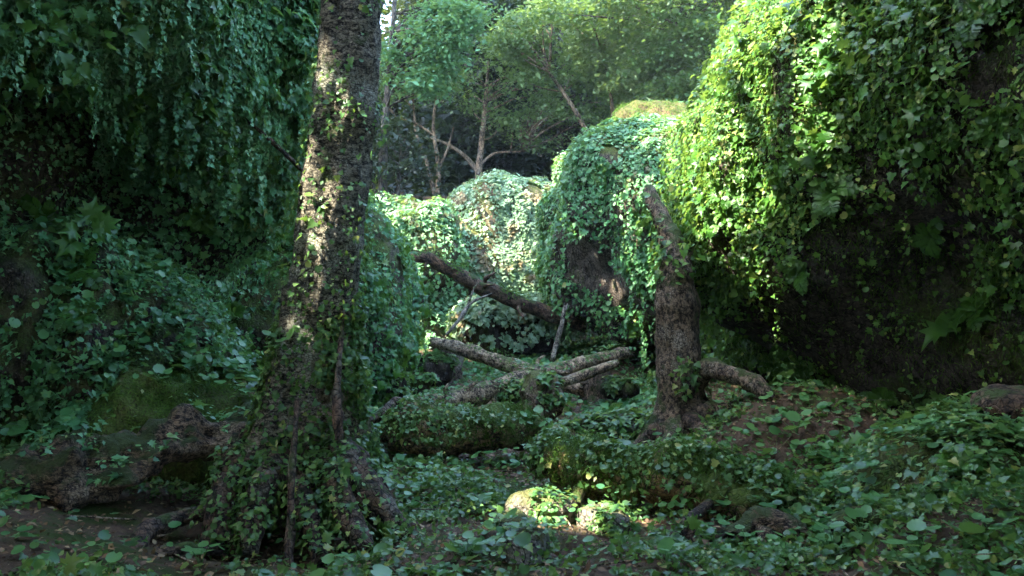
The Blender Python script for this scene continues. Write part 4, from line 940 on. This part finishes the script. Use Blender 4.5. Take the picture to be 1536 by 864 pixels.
def stalk_leaf(name, size, h, lean, kind, seed, mat='broad'):
    rng = np.random.default_rng(seed)
    tip = np.array([0, lean, h])
    V, F = tube_geo([(0, 0, 0), (0, lean * .35, h * .6), tip], [.0035, .003, .0025], 7, 5, 0, 1, 0)
    LV, LF = place_leaves(kind, tip[None], np.array([[0, -.25, 1.0]]) + rng.normal(0, .15, (1, 3)), np.array([[0, 1.0, 0]]), np.array([size]))
    mb = MB(); mb.add(V, F[0]); mb.Q.append(F[1]); mb.add(LV, LF)
    V, F = mb.arrays(); return make_mesh(name, V, F, M[mat])
STALK = [stalk_leaf("leaf", .13, .12, .06, 'round', 1), stalk_leaf("leaf", .11, .16, .09, 'round', 2), stalk_leaf("leaf", .15, .09, .10, 'round', 3), stalk_leaf("leaf", .10, .2, .04, 'round', 4)]
LOBED = [stalk_leaf("leaf", .19, .08, .10, 'lobed', 5, 'fern'), stalk_leaf("leaf", .16, .10, .06, 'lobed', 6, 'fern'), stalk_leaf("leaf", .22, .06, .12, 'lobed', 7, 'fern')]

def plant(name, part, meshes, q, nr, k, s, label, cat, group, seed, tilt=.0, up=.6):
    rg = random.Random(seed)
    z = Vector(nr * (1 - up) + np.array([0, 0, up])).normalized()
    o = bpy.data.objects.new(name, None); COL.objects.link(o); o.location = q
    o.rotation_mode = 'QUATERNION'; o.rotation_quaternion = z.to_track_quat('Z', 'Y')
    tag(o, label, cat, group)
    for j in range(k):
        c = bpy.data.objects.new(part, meshes[rg.randrange(len(meshes))]); COL.objects.link(c); c.parent = o
        sc = s * rg.uniform(.7, 1.2)
        c.rotation_euler = (rg.uniform(-.25, .15) + tilt, 0, j * 2 * math.pi / k + rg.uniform(-.4, .4)); c.scale = (sc, sc, sc)
    return o
FERNS = [(1180, 20, 1.0, "fern at the crest of the sunlit right cliff"), (1265, 75, 1.3, "big fern where sunlight ends on the right cliff"), (1480, 20, 1.2, "fern hanging at the top right corner"), (1250, 290, 1.2, "dark fern in the middle of the right cliff face"),
         (1120, 130, .9, "bright fern high on the sunlit flank"), (1070, 210, .8, "small bright fern at the left rim of the sunlit flank"), (1130, 250, .9, "bright fern in the centre of the sunlit flank"), (1085, 330, .8, "bright fern low on the sunlit flank"),
         (1470, 470, 1.2, "fern on the shaded overhang at the right edge"), (1400, 350, .9, "fern jutting from the dark right overhang"), (1500, 190, 1.0, "fern near the right edge below the top corner"), (1200, 410, .9, "fern at the foot of the shaded right face"), (1215, 560, 1.1, "fern in the hollow under the right cliff"), (1110, 290, .7, "fern just above the lit foot of the right cliff"),
         (110, 90, 1.0, "fern high on the left cliff near the corner"), (280, 150, 1.1, "fern in the middle of the left cliff face"), (300, 325, .9, "fern hanging over the left hollow"), (395, 260, .9, "fern on the left cliff close to the trunk"), (230, 20, 1.0, "fern at the top edge of the left cliff"), (60, 330, 1.1, "fern on the ledge at the left edge"), (120, 410, 1.1, "fern lower on the left ledge"), (380, 60, .8, "fern upper right on the left cliff"),
         (400, 330, .9, "fern beside the trunk under the left cliff"), (120, 480, 1.0, "fern among round leaves on the left slope"), (1440, 710, .9, "fern on the right bank hummock"), (1520, 740, 1.0, "pale fern at the right edge of the foreground"), (580, 800, .7, "flat leaved fern at the foot of the trunk roots"),
         (560, 440, 1.2, "fern on the far left wall behind the trunk"), (600, 400, 1.2, "fern at the edge of the far left wall"), (905, 260, 1.2, "fern on the shoulder of the far boulder"), (960, 330, 1.2, "fern low on the far boulder"), (350, 470, .9, "fern below the left hollow"),
         (1190, 540, 1.1, "upright fern where the lit flank meets the undercut"), (1250, 580, 1.2, "dark fern at the foot of the undercut"), (1330, 600, 1.2, "second dark fern farther right at the foot of the undercut"), (1420, 615, 1.1, "fern beside the brown rounded rock at the right edge")]
for k, (px, py, s, lab) in enumerate(FERNS):
    h = hit(px, py)
    if h: plant("fern", "frond", FROND, h[0] + h[1] * .03, h[1], 7 + k % 3, s * .8 * random.uniform(.85, 1.1), lab, "fern", "ferns growing on rock and bank", 500 + k, up=.35)
BROADS = [(1195, 650, 1.3, 8, "dark glossy round leaved clump in the right middle ground"), (1150, 690, 1.0, 6, "round leaved clump above the thin broken branch"), (1330, 770, 1.0, 6, "round leaved clump at the right foreground bank"), (1480, 820, 1.4, 8, "large round leaved clump in the lower right corner"), (1250, 840, 1.4, 10, "pale round leaved clump at the bottom right edge"), (1180, 845, 1.3, 9, "round leaved clump left of the pale one at the bottom"),
          (1400, 110, 1.1, 6, "round leaved clump high on the dark right cliff"), (1525, 300, 1.3, 6, "sunlit round leaved clump at the right edge"), (1480, 280, 1.0, 5, "round leaved clump beside the sunlit one at the right edge"), (1440, 130, .9, 5, "second round leaved clump high on the dark right cliff"),
          (280, 560, 1.4, 10, "pale round leaved clump on the mossy mound"), (310, 590, 1.2, 8, "round leaved clump just left of the pale rock"), (240, 575, 1.1, 7, "round leaved clump at the middle of the mossy mound"), (60, 610, 1.1, 7, "round leaved clump on the left end of the mossy mound"), (90, 650, .9, 5, "small round leaved clump above the rotten log"), (20, 760, 1.0, 6, "round leaved clump at the left edge under the rotten log"),
          (340, 840, 1.3, 10, "round leaved clump at the bottom left of the trunk"), (300, 855, 1.0, 7, "low round leaved clump on the bottom edge left"), (670, 690, 1.1, 8, "round leaved clump before the hollow mossy log"), (570, 660, 1.0, 7, "round leaved clump left of the hollow mossy log"), (740, 700, 1.1, 8, "round leaved clump right below the hollow mossy log"), (640, 720, 1.0, 6, "sunlit yellow green clump in the centre left"),
          (950, 765, 1.0, 6, "sunlit round leaved clump right of the pale stone"), (900, 775, .9, 5, "small sunlit clump beside the pale stone"), (720, 770, 1.0, 8, "round leaved clump left of the pale stone"), (800, 640, 1.2, 8, "round leaved clump under the tan stone"), (950, 600, 1.3, 8, "leafy clump left of the broken trunk"), (1080, 540, 1.3, 7, "round leaved clump at the foot of the sunlit cliff"), (1110, 590, 1.2, 8, "round leaved clump under the side limb of broken trunk"), (560, 590, 1.2, 8, "leafy clump between trunk and dark rocks"), (620, 575, 1.2, 7, "leafy clump on the dark rocks"), (120, 560, 1.1, 7, "round leaved clump on the crest of the mossy mound"), (420, 520, 1.0, 6, "round leaved clump tucked left against the trunk"), (340, 500, 1.0, 6, "round leaved clump under the left hollow"),
          (1000, 852, 1.2, 9, "round leaved clump at the bottom edge right of the knobbly branch"), (1120, 825, 1.0, 7, "round leaved clump in front of the gnarled root"), (1380, 845, 1.3, 9, "round leaved clump at the bottom edge below the decayed stub"), (700, 845, 1.1, 8, "round leaved clump at the bottom edge left of the grey stones"), (560, 855, 1.0, 7, "round leaved clump at the bottom edge right of the trunk roots"), (880, 850, 1.1, 8, "round leaved clump at the bottom edge right of the grey stones"),
          (1290, 800, 1.1, 7, "round leaved clump left of the decayed stub"), (1235, 690, 1.0, 6, "round leaved clump beside the short brown stick"), (1340, 650, 1.0, 7, "round leaved clump on the bank under the dark overhang"), (1440, 620, 1.0, 6, "round leaved clump on the bank near the brown rounded rock"), (610, 770, 1.0, 7, "round leaved clump right of the trunk roots"), (520, 820, .9, 6, "round leaved clump in front of the trunk roots"),
          (1165, 545, 1.3, 8, "round leaved clump at the near end of the lit cliff foot"), (1215, 575, 1.4, 9, "round leaved clump under the edge of the dark undercut"), (1290, 595, 1.3, 8, "round leaved clump in the middle of the dark undercut foot"), (1370, 605, 1.3, 8, "round leaved clump at the dark undercut foot near the right edge")]
for k, (px, py, s, n, lab) in enumerate(BROADS):
    h = hit(px, py)
    if h: plant("broadleaf_plant", "leaf", STALK, h[0], h[1], n, s * .5 * random.uniform(.9, 1.1), lab, "plant", "round leaved plants in the gorge", 700 + k, up=.7)
LOBES = [(325, 85, 1.3, "jagged leaved plant on the upper left cliff"), (60, 50, 1.2, "jagged leaved plant at the top left corner"), (130, 30, 1.2, "second jagged leaved plant near the top left corner"), (360, 150, 1.0, "jagged leaved plant right of the left cliff fern"), (200, 130, 1.0, "jagged leaved plant at the rim of the left hollow"), (430, 280, 1.0, "jagged leaved plant left of the sunlit trunk"),
         (1450, 480, 1.6, "large jagged leaves lit on the dark right overhang"), (1395, 150, 1.1, "jagged leaves high on the dark right cliff"), (1090, 300, 1.0, "bright jagged leaves on the sunlit flank"), (1120, 200, 1.0, "bright jagged leaves above the flank centre"), (1100, 440, 1.1, "bright jagged leaves at the foot of the sunlit flank"), (955, 495, 1.1, "bright jagged leaves low beside the broken trunk"), (130, 350, 1.2, "jagged leaves on the left ledge crest"), (1270, 680, 1.0, "jagged leaves in the dark under the right cliff")]
for k, (px, py, s, lab) in enumerate(LOBES):
    h = hit(px, py)
    if h: plant("jagged_leaf_plant", "leaf", LOBED, h[0], h[1], 7, s * .62, lab, "plant", "jagged leaved plants on the cliffs", 900 + k, up=.3)
YEL = [(1165, 585), (1480, 140), (1390, 710), (1430, 815), (1345, 680), (1230, 775), (690, 745), (1400, 690)]
for k, (px, py) in enumerate(YEL[:0]): pass

# ------------------------------------------------------------------ haze
hz = N("haze"); pv = hz.n("ShaderNodeVolumePrincipled"); pv.inputs["Color"].default_value = (0.80, 0.92, 0.95, 1); pv.inputs["Density"].default_value = HAZE
pv.inputs["Anisotropy"].default_value = 0.1
hz.l(pv.outputs[0], hz.out.inputs["Volume"])
zb, zt = GV[:, 2].min() - 1.0, 36.0
cx0, cx1, cy0, cy1 = -100, 100, -50, 140
HV = np.array([[x, y, z] for z in (zb, zt) for x, y in ((cx0, cy0), (cx1, cy0), (cx1, cy1), (cx0, cy1))], float)
HF = np.array([[3, 2, 1, 0], [4, 5, 6, 7], [0, 1, 5, 4], [1, 2, 6, 5], [2, 3, 7, 6], [3, 0, 4, 7]])
if HAZE > 0: tag(mk("haze", HV, HF, hz.m, smooth_shade=False), "thin pale haze hanging in the gorge and forest", "haze", kind="stuff")
